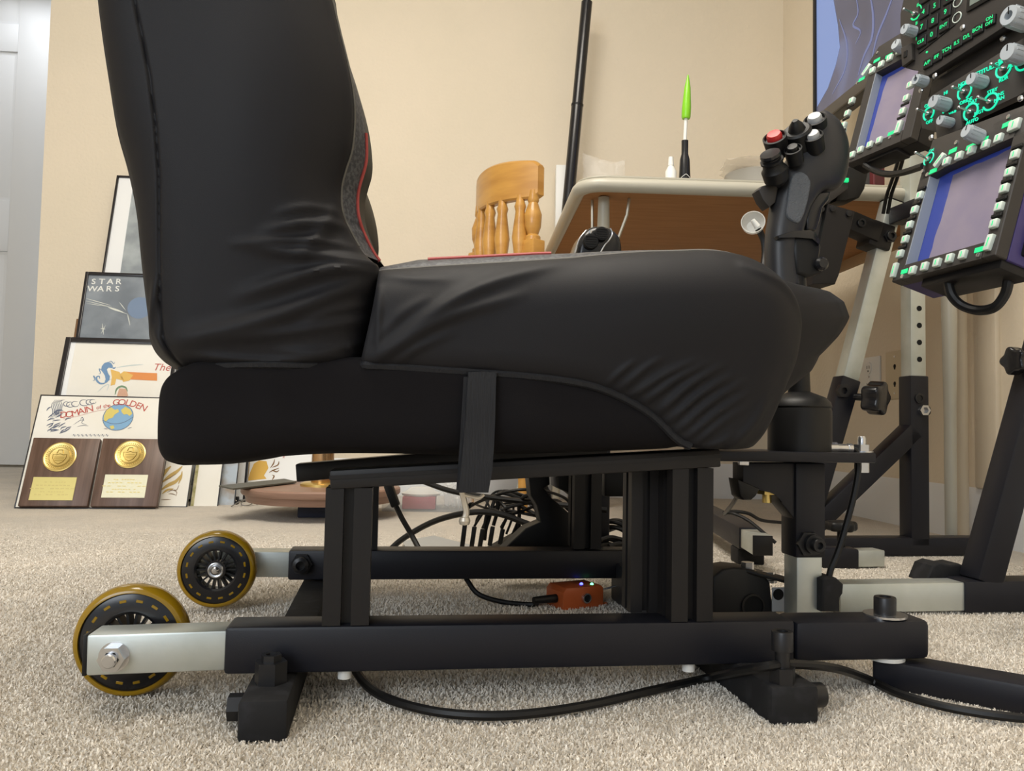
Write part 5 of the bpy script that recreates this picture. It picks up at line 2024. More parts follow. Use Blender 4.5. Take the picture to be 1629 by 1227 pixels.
b = B()
sz = (f(100, 650)[1] - f(100, 664)[1]) * 1.02
arc_text(b, 'DOMAIN', [f(97, 661), f(115, 659), f(132, 654), f(148, 650)], sz, M1, .0008)
arc_text(b, 'of the', [f(154, 649), f(166, 647), f(176, 645)], sz * .62, M1, .0008)
arc_text(b, 'GOLDEN', [f(181, 641), f(200, 641), f(217, 645), f(232, 651)], sz, M1, .0008)
b.obj('lettering', REDINK, ct)
b = B()
b.ribbon([f(100, 667), f(125, 662), f(150, 655), f(172, 652), f(180, 657)], .0012, M1, .0007, False)
b.obj('title_underline', mat('pink_ink', (.65, .35, .32), .8), ct)
b = B()
r = random.Random(5)
for i in range(26):
    x, y = 88 + r.uniform(-14, 16), 672 + r.uniform(-20, 18)
    b.ribbon([f(x, y), f(x + r.uniform(2, 6), y - r.uniform(1, 4)), f(x + r.uniform(7, 13), y - r.uniform(2, 8))], .0035, M1, .0006 + i * 1e-5)
for cxp, cyp, rr in ((112, 644, 6), (120, 643, 6), (134, 641, 7), (143, 640, 6), (148, 639, 5), (106, 643, 5)):
    b.ribbon([f(cxp + rr * math.cos(a), cyp + rr * .7 * math.sin(a)) for a in np.linspace(0, 5.4, 9)], .0022, M1, .0007)
for i in range(7):
    x = 80 + i * 2.5
    b.ribbon([f(x, 668 - i), f(x + 4, 655 - i * 1.5), f(x + 2, 645 - i), f(x + 8, 636)], .0018, M1, .0006)
b.obj('ink_drawing', GREYINK, ct, kind='stuff')
b = B()
for pts in ([(117, 676), (126, 670), (133, 668), (130, 673), (138, 676)], [(123, 679), (133, 677), (141, 678)], [(128, 668), (131, 664), (134, 670)], [(165, 682), (172, 683)], [(203, 682), (210, 680)]):
    b.ribbon([f(*p_) for p_ in pts], .0016, M1, .0006)
b.obj('ink_flourish', GREYINK, ct, kind='stuff')
b = B()
for i in range(9):
    x = 116 + i * 6.5
    b.ribbon([f(x, 694), f(x + 1.5, 691), f(x + 3, 694.5), f(x + 5, 691.5)], .0013, M1, .0006)
b.obj('script_line', GREYINK, ct, kind='stuff')


# the two plaques
def plaque(bl, tl, tr, br, seal, sr_, plate, label, plm):
    P = A1
    x0, x1 = (P.m(*bl, .020)[0] + P.m(*tl, .020)[0]) / 2, (P.m(*br, .020)[0] + P.m(*tr, .020)[0]) / 2
    y1 = P.m(*tl, .020)[1]
    y0 = 0.001
    M = P.M @ T((0, 0, .0015))
    t = thing('plaque', label, 'plaque', M @ T((x0, y0, 0)), 'wooden award plaques')
    B().box((x0, y0, 0), (x1, y1, .018), M, .0025).obj('board', WALNUT, t)
    c = P.m(*seal, .020)
    r_ = sr_ * 2.25 / FPX
    F = M @ T((c[0], c[1], .018))
    o = B().lathe([(0, 0), (r_, 0), (r_, .0018), (r_ * .93, .003), (r_ * .86, .0018), (0, .0018)], F, 48).obj('seal', BRASS, t)
    b = B()
    for rr in (.68, .62):
        b.tube([F @ V((r_ * rr * math.cos(a), r_ * rr * math.sin(a), .002)) for a in np.linspace(0, 2 * math.pi, 36, endpoint=False)], .0006, 5, closed=True, smooth=False)
    # shield
    b.tube([F @ V((r_ * x, r_ * y, .0022)) for x, y in ((-.42, .15), (-.40, -.1), (-.25, -.35), (0, -.5), (.25, -.35), (.40, -.1), (.42, .15), (.2, .12), (0, .2), (-.2, .12))], .0009, 5, closed=True, smooth=False)
    b.tube([F @ V((r_ * x, r_ * y, .0022)) for x, y in ((-.2, .22), (-.12, .46), (.12, .46), (.2, .22))], .0012, 5, smooth=False)
    for y in (-.02, -.14, -.26):
        b.box((-r_ * .3, r_ * y - .0006, .0018), (r_ * .3, r_ * y + .0006, .0026), F)
    for k in range(40):
        a = 2 * math.pi * k / 40
        b.box((r_ * .73, -.0007, .0018), (r_ * .82, .0007, .0026), F @ Mx.Rotation(a, 4, 'Z'))
    b.obj('relief', mat('dark_brass', (.38, .26, .06), .4, .8), o, kind='stuff')
    q = [P.m(*p_, .020) for p_ in plate]
    xa, xb = (q[0][0] + q[3][0]) / 2, (q[1][0] + q[2][0]) / 2
    ya_, yb_ = q[3][1], q[0][1]
    o = B().box((xa, ya_, .0175), (xb, yb_, .0190), M, .0005, 1).obj('name_plate', plm, t)
    b = B()
    r = random.Random(int(seal[0]))
    for i, fr in enumerate((.78, .64, .50, .36, .24)):
        w = (xb - xa) * (.28 + .12 * (i % 3))
        n = 9
        for j in range(n):
            if r.random() < .75:
                xx = (xa + xb) / 2 - w + 2 * w * j / n
                b.box((xx, ya_ + (yb_ - ya_) * fr - .0011, .0189), (xx + 2 * w / n * .7, ya_ + (yb_ - ya_) * fr + .0011, .0193), M)
    b.obj('engraving', mat('engraving_gold', (.66, .55, .22), .4, .5), o, kind='stuff')
    return t


plaque((26, 807), (54, 696), (161, 697), (137, 808), (95, 727), 24.5, ((54, 759), (123, 759), (115, 796), (44.5, 796)), 'walnut plaque with gold seal and yellow brass plate at far left', PBRASS)
plaque((141, 807), (165, 697), (270, 697), (246, 806), (207, 723), 23.5, ((168, 755), (236, 755), (230, 792), (160, 792)), 'walnut plaque with pale plate partly hidden by the seat base', mat('pale_plate', (.84, .82, .62), .25, .35))

# framed sea-horse certificate
A2_ = Lean((88, 628), (106, 537), 6, Y=2.36)
y1 = A2_.m(106, 537)[1]
x1 = .335
t, M2 = picture('framed_certificate', 'black framed certificate with blue seahorse and gold scroll print', 'picture', A2_, 0, x1, 0.0, y1, .016, .014, FRAME, PAPER)
g = lambda x, y: A2_.m(x, y)
B().box((.016, .016, .0001), (.030, y1 - .016, .0006), M2).obj('mat_edge', PAPERW, t)
b = B()
b.flat([g(*p_) for p_ in [(162, 583), (166, 578), (172, 576), (177, 578), (180, 583), (178, 586), (173, 585), (170, 588), (172, 594), (175, 599), (174, 605), (170, 609), (166, 610), (168, 604), (167, 598), (164, 593), (161, 589)]], M2, .0006)
b.ribbon([g(171, 606), g(166, 610), g(159, 610), g(154, 605), g(154, 600), g(158, 599), g(159, 603)], .0055, M2, .0008, True, 40)
b.ribbon([g(178, 585), g(182, 586), g(184, 584)], .0040, M2, .0007)
b.ribbon([g(172, 577), g(177, 575), g(181, 579), g(183, 576)], .0020, M2, .0009)
b.ribbon([g(163, 590), g(158, 587), g(160, 594), g(157, 595)], .0025, M2, .0009)
b.ribbon([g(152, 602), g(149, 598), g(151, 604), g(148, 606)], .0030, M2, .0009)
b.obj('seahorse_print', BLUEINK, t, kind='stuff')
b = B()
for pts in ([(176, 588), (180, 589), (190, 592), (198, 606), (185, 603), (183, 612), (176, 614), (178, 600)], [(197, 591), (206, 592), (214, 594), (214, 600), (205, 606), (196, 608), (190, 596)]):
    b.flat([g(*p_) for p_ in pts], M2, .0006)
b.obj('scroll_print', GOLDINK, t, kind='stuff')
b = B()
b.flat([g(*p_) for p_ in [(201, 592), (250, 594), (250, 606), (207, 604), (212, 597)]], M2, .0008)
b.obj('scroll_band_print', ORNGINK, t)
b = B()
b.flat([g(*p_) for p_ in [(190, 618), (201, 619), (204, 630), (192, 634), (186, 630)]], M2, .0005)
b.obj('face_print', SKIN, t)
b = B()
b.ribbon([g(183, 628), g(186, 619), g(193, 615), g(200, 617), g(203, 623)], .006, M2, .0007)
b.obj('wreath_print', GREENINK, t)
b = B()
b.ribbon([g(165, 606), g(175, 604), g(186, 600)], .002, M2, .0005)
b.ribbon([g(155, 624), g(165, 615), g(173, 612), g(170, 622)], .003, M2, .0005)
b.ribbon([g(185, 585), g(205, 582), g(228, 580)], .004, M2, .0004)
b.obj('wave_print', mat('pale_wave', (.55, .62, .62), .8), t, kind='stuff')
B().text('The', (g(250, 578)[1] - g(250, 588)[1]) * 1.6, M2 @ T((*g(257, 585), .0006)), shear=.25).obj('lettering', REDINK, t)

# grey film poster
A3 = Lean((121, 538), (137, 433), 6, Y=2.44)
y1 = A3.m(137, 433)[1]
t, M3 = picture('framed_poster', 'black framed grey-blue space poster leaning above the certificates', 'picture', A3, 0, .30, 0, y1, .010, .016, FRAME, POSTER)
g3 = lambda x, y: A3.m(x, y)
b = B()
sz = (g3(160, 443)[1] - g3(160, 452)[1]) * 1.45
for row, (wd_x, wd_y, chars) in enumerate(((143, 448.5, 'STAR'), (141, 460, 'WARS'))):
    for k, ch_ in enumerate(chars):
        c_ = g3(wd_x + 6 + k * 13.2, wd_y)
        for q in range(4):
            b.text(ch_, sz * .92, M3 @ T((c_[0] + sz * .014 * (1 if q % 2 else -1), c_[1] + sz * .014 * (1 if q > 1 else -1), .0006 + q * .00003)), sx=1.15)
b.obj('lettering', mat('poster_letter', (.74, .75, .72), .7), t)
for i, (p_, q_, w) in enumerate((((137, 475), (176, 486), .0022), ((137, 479), (178, 489), .0018), ((138, 483), (172, 488), .0016), ((180, 492), (203, 500), .0022), ((172, 489), (196, 497), .006), ((190, 481), (200, 494), .0022), ((203, 500), (207, 518), .0026), ((160, 523), (168, 524), .0026), ((163, 515), (165, 533), .0026), ((161, 531), (168, 518), .0018))):
    B().ribbon([g3(*p_), g3((p_[0] + q_[0]) / 2, (p_[1] + q_[1]) / 2), g3(*q_)], w, M3, .0006 + i * .00003).obj('streak_print', PALE, t)
c3 = g3(222, 490)
B().flat([(c3[0] + .036 * math.cos(a), c3[1] + .036 * math.sin(a)) for a in np.linspace(0, 2 * math.pi, 28, endpoint=False)], M3, .0005).obj('disc_print', mat('poster_blue', (.14, .21, .33), .6), t, normals=False)
# narrow wooden frame edge behind the poster
q0 = atY(119, 532, 2.50)
wl = Lean((117, 535), (122, 507), 6, Y=2.50, lean=A3.lean)
tag(B().box((0, 0, -.012), (.10, wl.m(122, 507)[1], 0), wl.M, .002).obj('wooden_picture', mat('oak_brown', (.20, .105, .045), .5), None, wl.M), 'brown wooden frame edge peeking out left of the grey-blue poster', 'picture frame')

# large framed print behind
A4 = Lean((163, 434), (187, 280), 6, Y=2.60)
y1 = A4.m(187, 280)[1]
t, M4 = picture('large_framed_print', 'large black framed grey print with white mat behind the seat back', 'picture', A4, 0, .52, 0, y1, .007, .018, FRAME, PAPERW)
xg = A4.m(203, 345)[0] - A4.m(183, 345)[0] + .004
B().box((xg + .012, .05, .0002), (.47, y1 - .045, .0012), M4).obj('picture_print', POSTER2, t)

# small pictures beside the plaques
A5 = Lean((251, 807), (262, 742), 8)
x1 = A5.m(297, 807)[0]
t, M5 = picture('small_picture', 'small cream picture with golden ink drawing next to the plaques', 'picture', A5, 0, x1, 0, .23, .0025, .008, FRAME, PAPER, glass=False, lip=.001)
g5 = lambda x, y: A5.m(x, y)
b = B()
for i, pts in enumerate(([(258, 768), (270, 758), (282, 750), (290, 742)], [(256, 780), (268, 772), (280, 766), (288, 756)], [(256, 764), (262, 752), (272, 742)], [(258, 786), (266, 780), (276, 778)], [(284, 770), (288, 760), (290, 750)])):
    b.ribbon([g5(*p_) for p_ in pts], .011 if i < 3 else .006, M5, .0006 + i * 5e-5)
b.obj('gold_print', mat('ochre_ink', (.52, .36, .12), .8), t, kind='stuff')
b = B()
for pts in ([(266, 784), (274, 780), (281, 783), (280, 790)], [(285, 772), (281, 780), (277, 779)], [(258, 765), (268, 762), (280, 754)], [(268, 786), (274, 786), (280, 788)], [(256, 795), (272, 795)]):
    b.ribbon([g5(*p_) for p_ in pts], .0018, M5, .0011)
b.obj('ink_print', mat('umber_ink', (.22, .12, .05), .8), t, kind='stuff')
A6 = Lean((299, 806), (308, 742), 8)
x1 = A6.m(316, 806)[0]
t, M6 = picture('small_picture', 'narrow olive and white picture second along from the plaques', 'picture', A6, 0, x1 + .05, 0, .22, .0025, .008, FRAME, PAPER, z=-.014, glass=False, lip=.001)
B().box((.003, .004, .0002), (A6.m(308, 790)[0], .21, .0007), M6).obj('olive_print', noisy(mat('olive_ink', (.32, .30, .12), .8), 40, (.55, .50, .30)), t)
A7 = Lean((319, 805), (327, 742), 8)
t, M7 = picture('small_picture', 'narrow grey-blue picture third along from the plaques', 'picture', A7, 0, .09, 0, .22, .0025, .008, FRAME, noisy(mat('sky_print', (.42, .48, .54), .7), 14, (.30, .25, .20)), z=-.024, glass=False, lip=.001)
# broad certificate beyond
A8 = Lean((331, 797), (345, 740), 8)
x1 = A8.m(491, 797)[0]
t, M8 = picture('dragon_certificate', 'broad white certificate with golden dragon print low behind the seat', 'picture', A8, 0, x1, 0, .29, .006, .010, FRAME, PAPERW, z=-.03, glass=False, lip=.003)
g8 = lambda x, y: A8.m(x, y, -.03)
b = B()
b.flat([g8(*p_) for p_ in [(394, 765), (398, 752), (404, 738), (412, 733), (424, 734), (427, 745), (420, 757), (424, 762), (414, 763), (404, 764)]], M8, .0006)
b.obj('dragon_print', GOLDINK, t)
b = B()
for pts in ([(430, 745), (435, 738), (437, 731)], [(433, 744), (442, 740), (444, 734)], [(428, 752), (436, 748), (444, 745)], [(432, 748), (440, 751), (444, 748)], [(433, 764), (436, 758), (433, 756)]):
    b.ribbon([g8(*p_) for p_ in pts], .0045, M8, .0007)
b.obj('creature_print', mat('umber_ink', (.22, .12, .05), .8), t, kind='stuff')
B().text('R', .012, M8 @ T((*g8(451, 728), .0006)), shear=.2).obj('lettering', REDINK, t)
b = B()
b.ribbon([g8(372, 742), g8(371, 755), g8(369, 768)], .0015, M8, .0006, False)
b.obj('fold_line', mat('fold_grey', (.6, .61, .62), .8), t)

# trophy: navy box, wooden disc, brass cup; the card on it
nb = atZ(473, 824)
nw = V((math.cos(rad(8)), math.sin(rad(8)), 0))
NBM = Mx((nw, V((-nw.y, nw.x, 0)), ZD)).transposed().to_4x4()
NBM.translation = nb
hb = .25 - (798 - 673) / FPX * nb.y
hb = atY(490, 799, nb.y).z
tag(B().box((0, 0, 0), (.16, .13, hb), NBM, .003).obj('navy_box', NAVY, None, NBM), 'low navy blue box on the carpet under the wooden disc', 'box')
dc = NBM @ V((.056, .055, hb))
rdk = dc.x - atY(389, 780, dc.y).x
t = thing('trophy', 'brass cup on a round walnut disc resting on the navy box', 'trophy', T(dc))
B().lathe([(0, 0), (rdk * .93, 0), (rdk * .95, .018), (rdk * .985, .019), (rdk, .024), (rdk, .034), (rdk * .98, .038), (0, .038)], T(dc), 64).obj('disc', WALNUTP, t)
B().lathe([(0, .038), (.058, .038), (.058, .044), (.05, .048), (0, .048)], T(dc), 40).obj('brass_base', BRASS, t)
zc_t = atY(510, 712, dc.y).z - dc.z
B().lathe([(0, .048), (.030, .048), (.031, .052), (.029, zc_t), (.027, zc_t), (.026, .055), (0, .055)], T(dc), 40).obj('cup', mat('copper_brass', (.52, .33, .17), .22, .95), t)
ca = [atZ(348, 774, dc.z + .042), atZ(371, 779, dc.z + .042), atZ(472, 767.5, dc.z + .042), atZ(452, 763, dc.z + .042)]
b = B()
up3 = V((0, 0, .0025))
b._faces([p_ - up3 * .5 for p_ in ca] + [p_ + up3 for p_ in ca], [(0, 1, 2, 3), (4, 5, 6, 7), (0, 1, 5, 4), (1, 2, 6, 5), (2, 3, 7, 6), (3, 0, 4, 7)])
t = b.obj('card', mat('dark_card', (.09, .09, .075), .5), None, T(ca[1]))
tag(t, 'flat green-grey card lying over the edge of the wooden disc', 'card')
# small metal tray and loose wire in front of the dragon certificate
q = atZ(330, 803)
TRM = Mx.Translation(q) @ Mx.Rotation(rad(8), 4, 'Z')
t = thing('metal_tray', 'small black tray with zigzag steel trim before the dragon certificate', 'tray', TRM)
B().box((0, .0, 0), (.085, .03, .008), TRM, .002).box((0, .02, 0), (.085, .03, .022), TRM, .002).obj('tray', PLAS, t)
zg = [TRM @ V((.005 + .0075 * i, -.001 if i % 2 else .012, .010 + (.008 if i % 2 else 0))) for i in range(11)]
B().tube(zg, .0018, 6, smooth=False).obj('zigzag_trim', STEEL, t)
pts = [(368, 806, .003), (378, 800, .010), (392, 794, .02), (404, 797, .012), (396, 804, .004), (384, 803, .006), (390, 796, .015), (410, 803, .004)]
tag(B().tube([atZ(x, y, z) for x, y, z in pts], .0016, 6, 70).obj('loose_wire', mat('dull_wire', (.25, .24, .22), .4, .6), None, T(atZ(368, 806))), 'loose thin grey wire curled on the carpet by the navy box', 'wire')
q = atZ(425, 803)
tag(B().lathe([(0, 0), (.010, 0), (.012, .006), (.007, .012), (.009, .018), (0, .02)], T(q), 16).lathe([(0, 0), (.008, 0), (.008, .010), (0, .012)], T(q + V((.02, .008, 0))), 14).tube([q + V((0, 0, .006)), q + V((.02, .008, .006))], .004, 8).obj('dark_fitting', PLAS, None, T(q)), 'small dark knobbed fitting in the shade of the wooden disc', 'fitting')

# ================================================================== UNDER THE SEAT
# orange control case
ob0 = atZ(896, 972)
ob1 = atZ(960, 965)
ox = (ob1 - ob0)
ox.z = 0
ow_ = ox.length
ox.normalize()
OM = Mx((ox, V((-ox.y, ox.x, 0)), ZD)).transposed().to_4x4()
OM.translation = ob0
oh_ = atY(893, 937, ob0.y).z
od_ = .046
t = thing('orange_case', 'small orange electronics case with blue and green lights between the rails', 'case', OM)
poly = [(0, 0), (0, oh_ - .006), (.005, oh_), (ow_ - .004, oh_), (ow_, oh_ - .004), (ow_, 0)]
OF = OM @ Mx(((1, 0, 0, 0), (0, 0, -1, od_), (0, 1, 0, 0), (0, 0, 0, 1)))
B().prism(poly, 0, od_, OF, .0015).obj('case', ORANGE, t)
B().box((ow_ - .002, .004, 0), (ow_ + .010, od_ - .004, .004), OM, .001).obj('flange', ORANGE, t)
P = OM @ V((ow_ * .55, 0, oh_ * .48))
yv = -(OM.to_3x3() @ V((0, 1, 0)))
B().lathe([(0, 0), (.0072, 0), (.0072, .003), (.0066, .0045), (.0050, .0045), (.0050, .001), (0, .001)], axisM(P, yv), 24).obj('socket', STEEL, t)
b = B().lathe([(0, .001), (.0049, .001), (.0049, .0022), (0, .0022)], axisM(P, yv), 20)
b.obj('socket_insert', DARKBLK, t)
for fx, fy, m in ((.60, .36, LEDB), (.80, .22, LEDG)):
    c_ = OM @ V((ow_ * fx, od_ * fy, oh_))
    B().lathe([(0, -.001), (.0024, -.001), (.0024, .001), (.0012, .0022), (0, .0024)], T(c_), 12).obj('indicator_light', m, t)
P = OM @ V((ow_, od_ * .35, oh_ * .62))
dx = (ox + ZD * .22 + yv * .25).normalized()
b = B().lathe([(0, 0), (.0058, 0), (.0058, .005), (.0035, .006), (.0035, .008), (0, .008)], axisM(P, dx), 16)
b.obj('knurled_nut', mat('dull_steel', (.3, .29, .28), .4, .7), t)
b = B().cyl(P, P + dx * .036, .0013, n=10)
b.lathe([(0, 0), (.0036, 0), (.0036, .002), (0, .002)], axisM(P + dx * .036, dx), 12)
b.obj('antenna', STEEL, t)


def cable(pts, r, name, label, m=PLAS, res=60):
    w = [atY(*p_) if len(p_) == 3 else p_[0] for p_ in pts]
    return tag(B().tube(w, r, 8, res).obj(name, m, None, T(w[0])), label, 'cable')


fz = lambda x, y, z=.0075: (atZ(x, y, z),)
yo = ob0.y + .02
plug0 = OM @ V((0, od_ * .4, oh_ * .45))
t = cable([(738, 912, yo + .02), (745, 926, yo + .01), (762, 946, yo), (800, 958, yo), (850, 962, yo), (plug0 - ox * .03,), (plug0,)], .0036, 'power_cable', 'black cable curving under the far rail into the orange case')
B().cyl(plug0 - ox * .036, plug0 - ox * .0006, .0048, .0058, 14).obj('plug', PLAS, t)

cable([fz(566, 1068, .012), fz(585, 1092), fz(620, 1113), fz(690, 1132), fz(770, 1139), fz(850, 1135), fz(940, 1121), fz(1040, 1098), fz(1130, 1078), (1210, 1062, .70), (1262, 1057, .715), (1330, 1064, .735), fz(1385, 1083), fz(1430, 1104), fz(1500, 1124), fz(1580, 1138), fz(1660, 1146)], .0042, 'floor_cable',
      'long black cable snaking across the carpet in front of the near rail', res=160)
YT = 1.32
t = cable([(630, 806, YT), (640, 826, YT), (655, 852, YT), (672, 884, YT - .02)], .0045, 'plug_cable', 'black cable hanging below its square plug under the seat')
b = B()
pa, pb_ = atY(617, 770, YT), atY(630, 806, YT)
B().beam(pa, pb_, .020, .014, .003).obj('plug', PLAS, t)
cable([(612, 884, YT + .1), (640, 858, YT + .1), (690, 830, YT + .08), (745, 816, YT + .06), (790, 817, YT + .06), (835, 832, YT + .06), (870, 846, YT + .06)], .0052, 'arched_cable', 'thick black cable arching over the carpet under the seat')
cable([(672, 766, 1.45), (720, 782, 1.43), (790, 793, 1.40), (860, 800, 1.38), (920, 806, 1.36), (965, 812, 1.36)], .0048, 'slack_cable', 'black cable crossing from under the strap to the far post')
# hub with its plugs
hb0 = atZ(840, 893)
hb0 = V((hb0.x, 1.42, 0))
HM = Mx.Translation(atY(770, 880, 1.40) * V((1, 1, 0)) if False else V((atY(770, 880, 1.40).x, 1.40, 0))) @ Mx.Rotation(rad(8), 4, 'Z')
t = thing('cable_hub', 'sloping black hub box full of plugs behind the far rail', 'hub', HM)
hl_ = [(0, 0), (0, .02), (.10, .075), (.165, .078), (.20, .03), (.20, 0)]
HF = HM @ Mx(((1, 0, 0, 0), (0, 0, -1, .08), (0, 1, 0, 0), (0, 0, 0, 1)))
B().prism(hl_, 0, .08, HF, .003).obj('case', mat('hub_black', (.004, .004, .004), .6, spec=.2), t)
r = random.Random(8)
ends = []
for i, (x, y, y2) in enumerate(((740, 832, 872), (755, 838, 872), (768, 842, 872), (784, 838, 868), (800, 842, 866))):
    a_, c_ = atY(x, y, 1.41), atY(x - 5, y2, 1.41)
    B().beam(a_, c_, .011, .008, .0015).obj('plug', PLAS, t)
    ends.append(a_)
for i in range(13):
    a_ = ends[i % 5] + V((r.uniform(-.004, .004), r.uniform(-.01, .02), 0)) if i < 8 else atY(760 + r.uniform(0, 60), 850 + r.uniform(-10, 10), 1.42)
    x1, y1 = r.uniform(770, 840), r.uniform(778, 822)
    x2, y2 = r.uniform(845, 905), r.uniform(788, 842)
    m1_, m2_ = atY(x1, y1, 1.38 + r.uniform(0, .12)), atY(x2, y2, 1.36 + r.uniform(0, .12))
    e_ = atY(r.uniform(885, 925), r.uniform(800, 862), 1.40 + r.uniform(0, .1))
    k = a_ + V((r.uniform(.004, .014), r.uniform(-.004, .004), r.uniform(.022, .034)))
    o = B().tube([a_, k, m1_, m2_, e_], r.choice([.0022, .0028, .0034]), 7, 50).obj('cable', PLAS, None, T(a_))
    tag(o, 'thin black cable in the tangle over the hub under the seat', 'cable', 'tangled cables over the hub')
# small zip-tied coil right of the far post
for i in range(5):
    x, y = 985 + r.uniform(-14, 14), 852 + r.uniform(-6, 8)
    pts = [(940 + r.uniform(-6, 10), 846 + r.uniform(-10, 12), 1.36), (x - 15, y - 18, 1.37 + r.uniform(0, .04)), (x + 8, y - 16, 1.38), (x + 24, y - 2, 1.38), (x + 18, y + 14, 1.37), (x - 12, y + 8, 1.36), (x - 30, y + 12, 1.35)]
    o = B().tube([atY(*p_) for p_ in pts], .0038, 8, 60).obj('cable', PLAS, None, T(atY(*pts[0])))
    tag(o, 'black cable looped in the coil right of the far post', 'cable', 'coiled cables by the far post')
# boxes fixed below the seat at the far side
a_, c_ = L(962, 742, VF + .10), L(1062, 791, VF + .10)
t = B().box((a_.x, VF + .10, c_.z), (c_.x, VF + .17, a_.z), RIG, .003).obj('control_box', PLAS, None, RIG @ T(((a_.x + c_.x) / 2, VF + .13, c_.z)))
tag(t, 'flat black control box under the seat between the right posts', 'box')
pl = [L(x, y, VF + .08) for x, y in ((887, 752), (916, 752), (916, 792), (908, 786), (897, 781), (888, 776))]
t = B().pillow([(p_.x, p_.z) for p_ in pl], 0, .06, .003, FZ_(VF + .08), 3).obj('motor_housing', PLAS, None, RIG @ T((L(900, 770, VF + .08).x, VF + .1, L(900, 792, VF + .08).z)))
tag(t, 'rounded black motor housing under the seat left of the far post', 'motor')
pl = [L(x, y, VF + .09) for x, y in ((842, 752), (876, 752), (877, 772), (868, 778), (880, 794), (895, 806), (912, 822), (930, 850), (930, 878), (800, 878), (838, 842), (862, 832), (856, 806), (846, 790))]
t = B().pillow([(p_.x, p_.z) for p_ in pl], 0, .04, .003, FZ_(VF + .10), 3).obj('cable_bracket', PLAS, None, RIG @ T((L(870, 800, VF + .1).x, VF + .11, L(880, 850, VF + .1).z)))
tag(t, 'angled black bracket above the hub holding the cable tangle', 'bracket')
# grey sheet on the carpet
q = [fz(640, 862)[0], fz(690, 856)[0], fz(780, 876)[0], fz(650, 880)[0]]
b = B()
b._faces([p_ for p_ in q] + [p_ + V((0, 0, .0012 + .004 * (i == 1))) for i, p_ in enumerate(q)], [(0, 1, 2, 3), (4, 5, 6, 7), (0, 1, 5, 4), (1, 2, 6, 5), (2, 3, 7, 6), (3, 0, 4, 7)])
tag(b.obj('grey_sheet', mat('grey_sheet', (.33, .34, .34), .4), None, T(q[0])), 'pale grey sheet lying on the carpet behind the far rail', 'sheet')
# clear bin
bn0, bn1 = atZ(607, 814), atZ(742, 814)
BM = Mx.Translation(V((bn0.x, bn0.y, 0))) @ Mx.Rotation(rad(3), 4, 'Z')
bw = (bn1 - bn0).length
t = thing('clear_bin', 'clear plastic bin on the carpet far behind the seat', 'bin', BM)
b = B()
hbn = .13
for lo, hi in (((0, 0, 0), (bw, .003, hbn)), ((0, .217, 0), (bw, .22, hbn)), ((0, .003, 0), (.003, .217, hbn)), ((bw - .003, .003, 0), (bw, .217, hbn)), ((.003, .003, 0), (bw - .003, .217, .003))):
    b.box(lo, hi, BM)
b.obj('tub', mat('clear_tub', (.80, .83, .85), .15, alpha=.14), t)
B().tube([BM @ V(p_) for p_ in ((0, 0, hbn), (bw, 0, hbn), (bw, .22, hbn), (0, .22, hbn))], .005, 8, closed=True, smooth=False).obj('rim', mat('clear_rim', (.8, .83, .85), .2, alpha=.5), t)
tag(B().box((.055, .03, .004), (.15, .12, .040), BM, .003).obj('red_case', REDP, None, BM @ T((.055, .03, .004))), 'red plastic case inside the clear bin', 'case')
tag(B().lathe([(0, 0), (.055, 0), (.058, .006), (.045, .010), (.03, .022), (0, .022)], BM @ T((.105, .085, .041)), 32).obj('white_disc', WPL, None, BM @ T((.105, .085, .041))), 'round white disc on the red case in the clear bin', 'disc')
r = random.Random(3)
A = np.zeros((8, 16, 3))
for i in range(8):
    for j in range(16):
        A[i, j] = BM @ V((.17 + .085 * j / 15 + r.uniform(-.004, .004), .03 + .12 * i / 7, .045 + .035 * math.sin(3 * j / 15 + i) + r.uniform(-.012, .012)))
tag(B().grid(A).obj('crumpled_wrap', mat('clear_wrap', (.85, .86, .86), .12, alpha=.45), None, BM @ T((.21, .08, .004)), ang=15), 'crumpled clear wrap in the right half of the bin', 'wrap')
q = atZ(826, 800)
tag(B().lathe([(0, 0), (.016, 0), (.016, .04), (.008, .05), (.008, .06), (0, .06)], T(q), 20).obj('white_bottle', mat('pale_green', (.60, .66, .58), .4), None, T(q)), 'pale small bottle on the carpet beyond the cable tangle', 'bottle')

# ================================================================== PEDALS AND FLOOR BARS
vP = L(1190, 978, 0).y
pq = atZ(1190, 982)
vP = (RIGI @ pq).y
t = thing('rudder_pedals', 'dark cast pedal base with round hole behind the zinc post', 'pedals', RIG @ T((L(1150, 980, vP).x, vP, 0)))
pl = [L(x, y, vP) for x, y in ((1135, 985), (1135, 918), (1150, 906), (1168, 903), (1195, 906), (1216, 913), (1226, 928), (1228, 950), (1236, 975), (1236, 985))]
cst = B().pillow([(p_.x, p_.z) for p_ in pl], 0, .05, .004, FZ_(vP), 3).obj('casting', mat('cast_black', (.012, .012, .013), .5), t)
q = L(1197, 964, vP)
F = axisM(G(q.x, vP - .0008, q.z), -RV)
B().lathe([(.0135, 0), (.0165, 0), (.0165, .003), (.0135, .003), (.0135, 0)], F, 28).obj('hole_rim', PLASG, cst)
B().cyl(G(q.x, vP + .0005, q.z), G(q.x, vP - .001, q.z), .0135, n=28).obj('hole', DARKBLK, cst)
a_, c_ = L(1016, 915, vP), L(1053, 974, vP)
B().box((a_.x - .004, vP, .0), (c_.x + .02, vP + .12, a_.z), RIG, .004).obj('end_block', mat('block_grey', (.03, .031, .035), .5), t)
B().box((c_.x, vP + .03, .005), (L(1140, 940, vP).x, vP + .08, .040), RIG, .003).obj('cross_bar', BLK, t)
a_, c_ = L(1174, 903, vP + .02), L(1250, 926, vP + .02)
b = B().beam(G(a_.x, vP + .022, a_.z), G(c_.x, vP + .0, c_.z + .004), .04, .004, .0008)
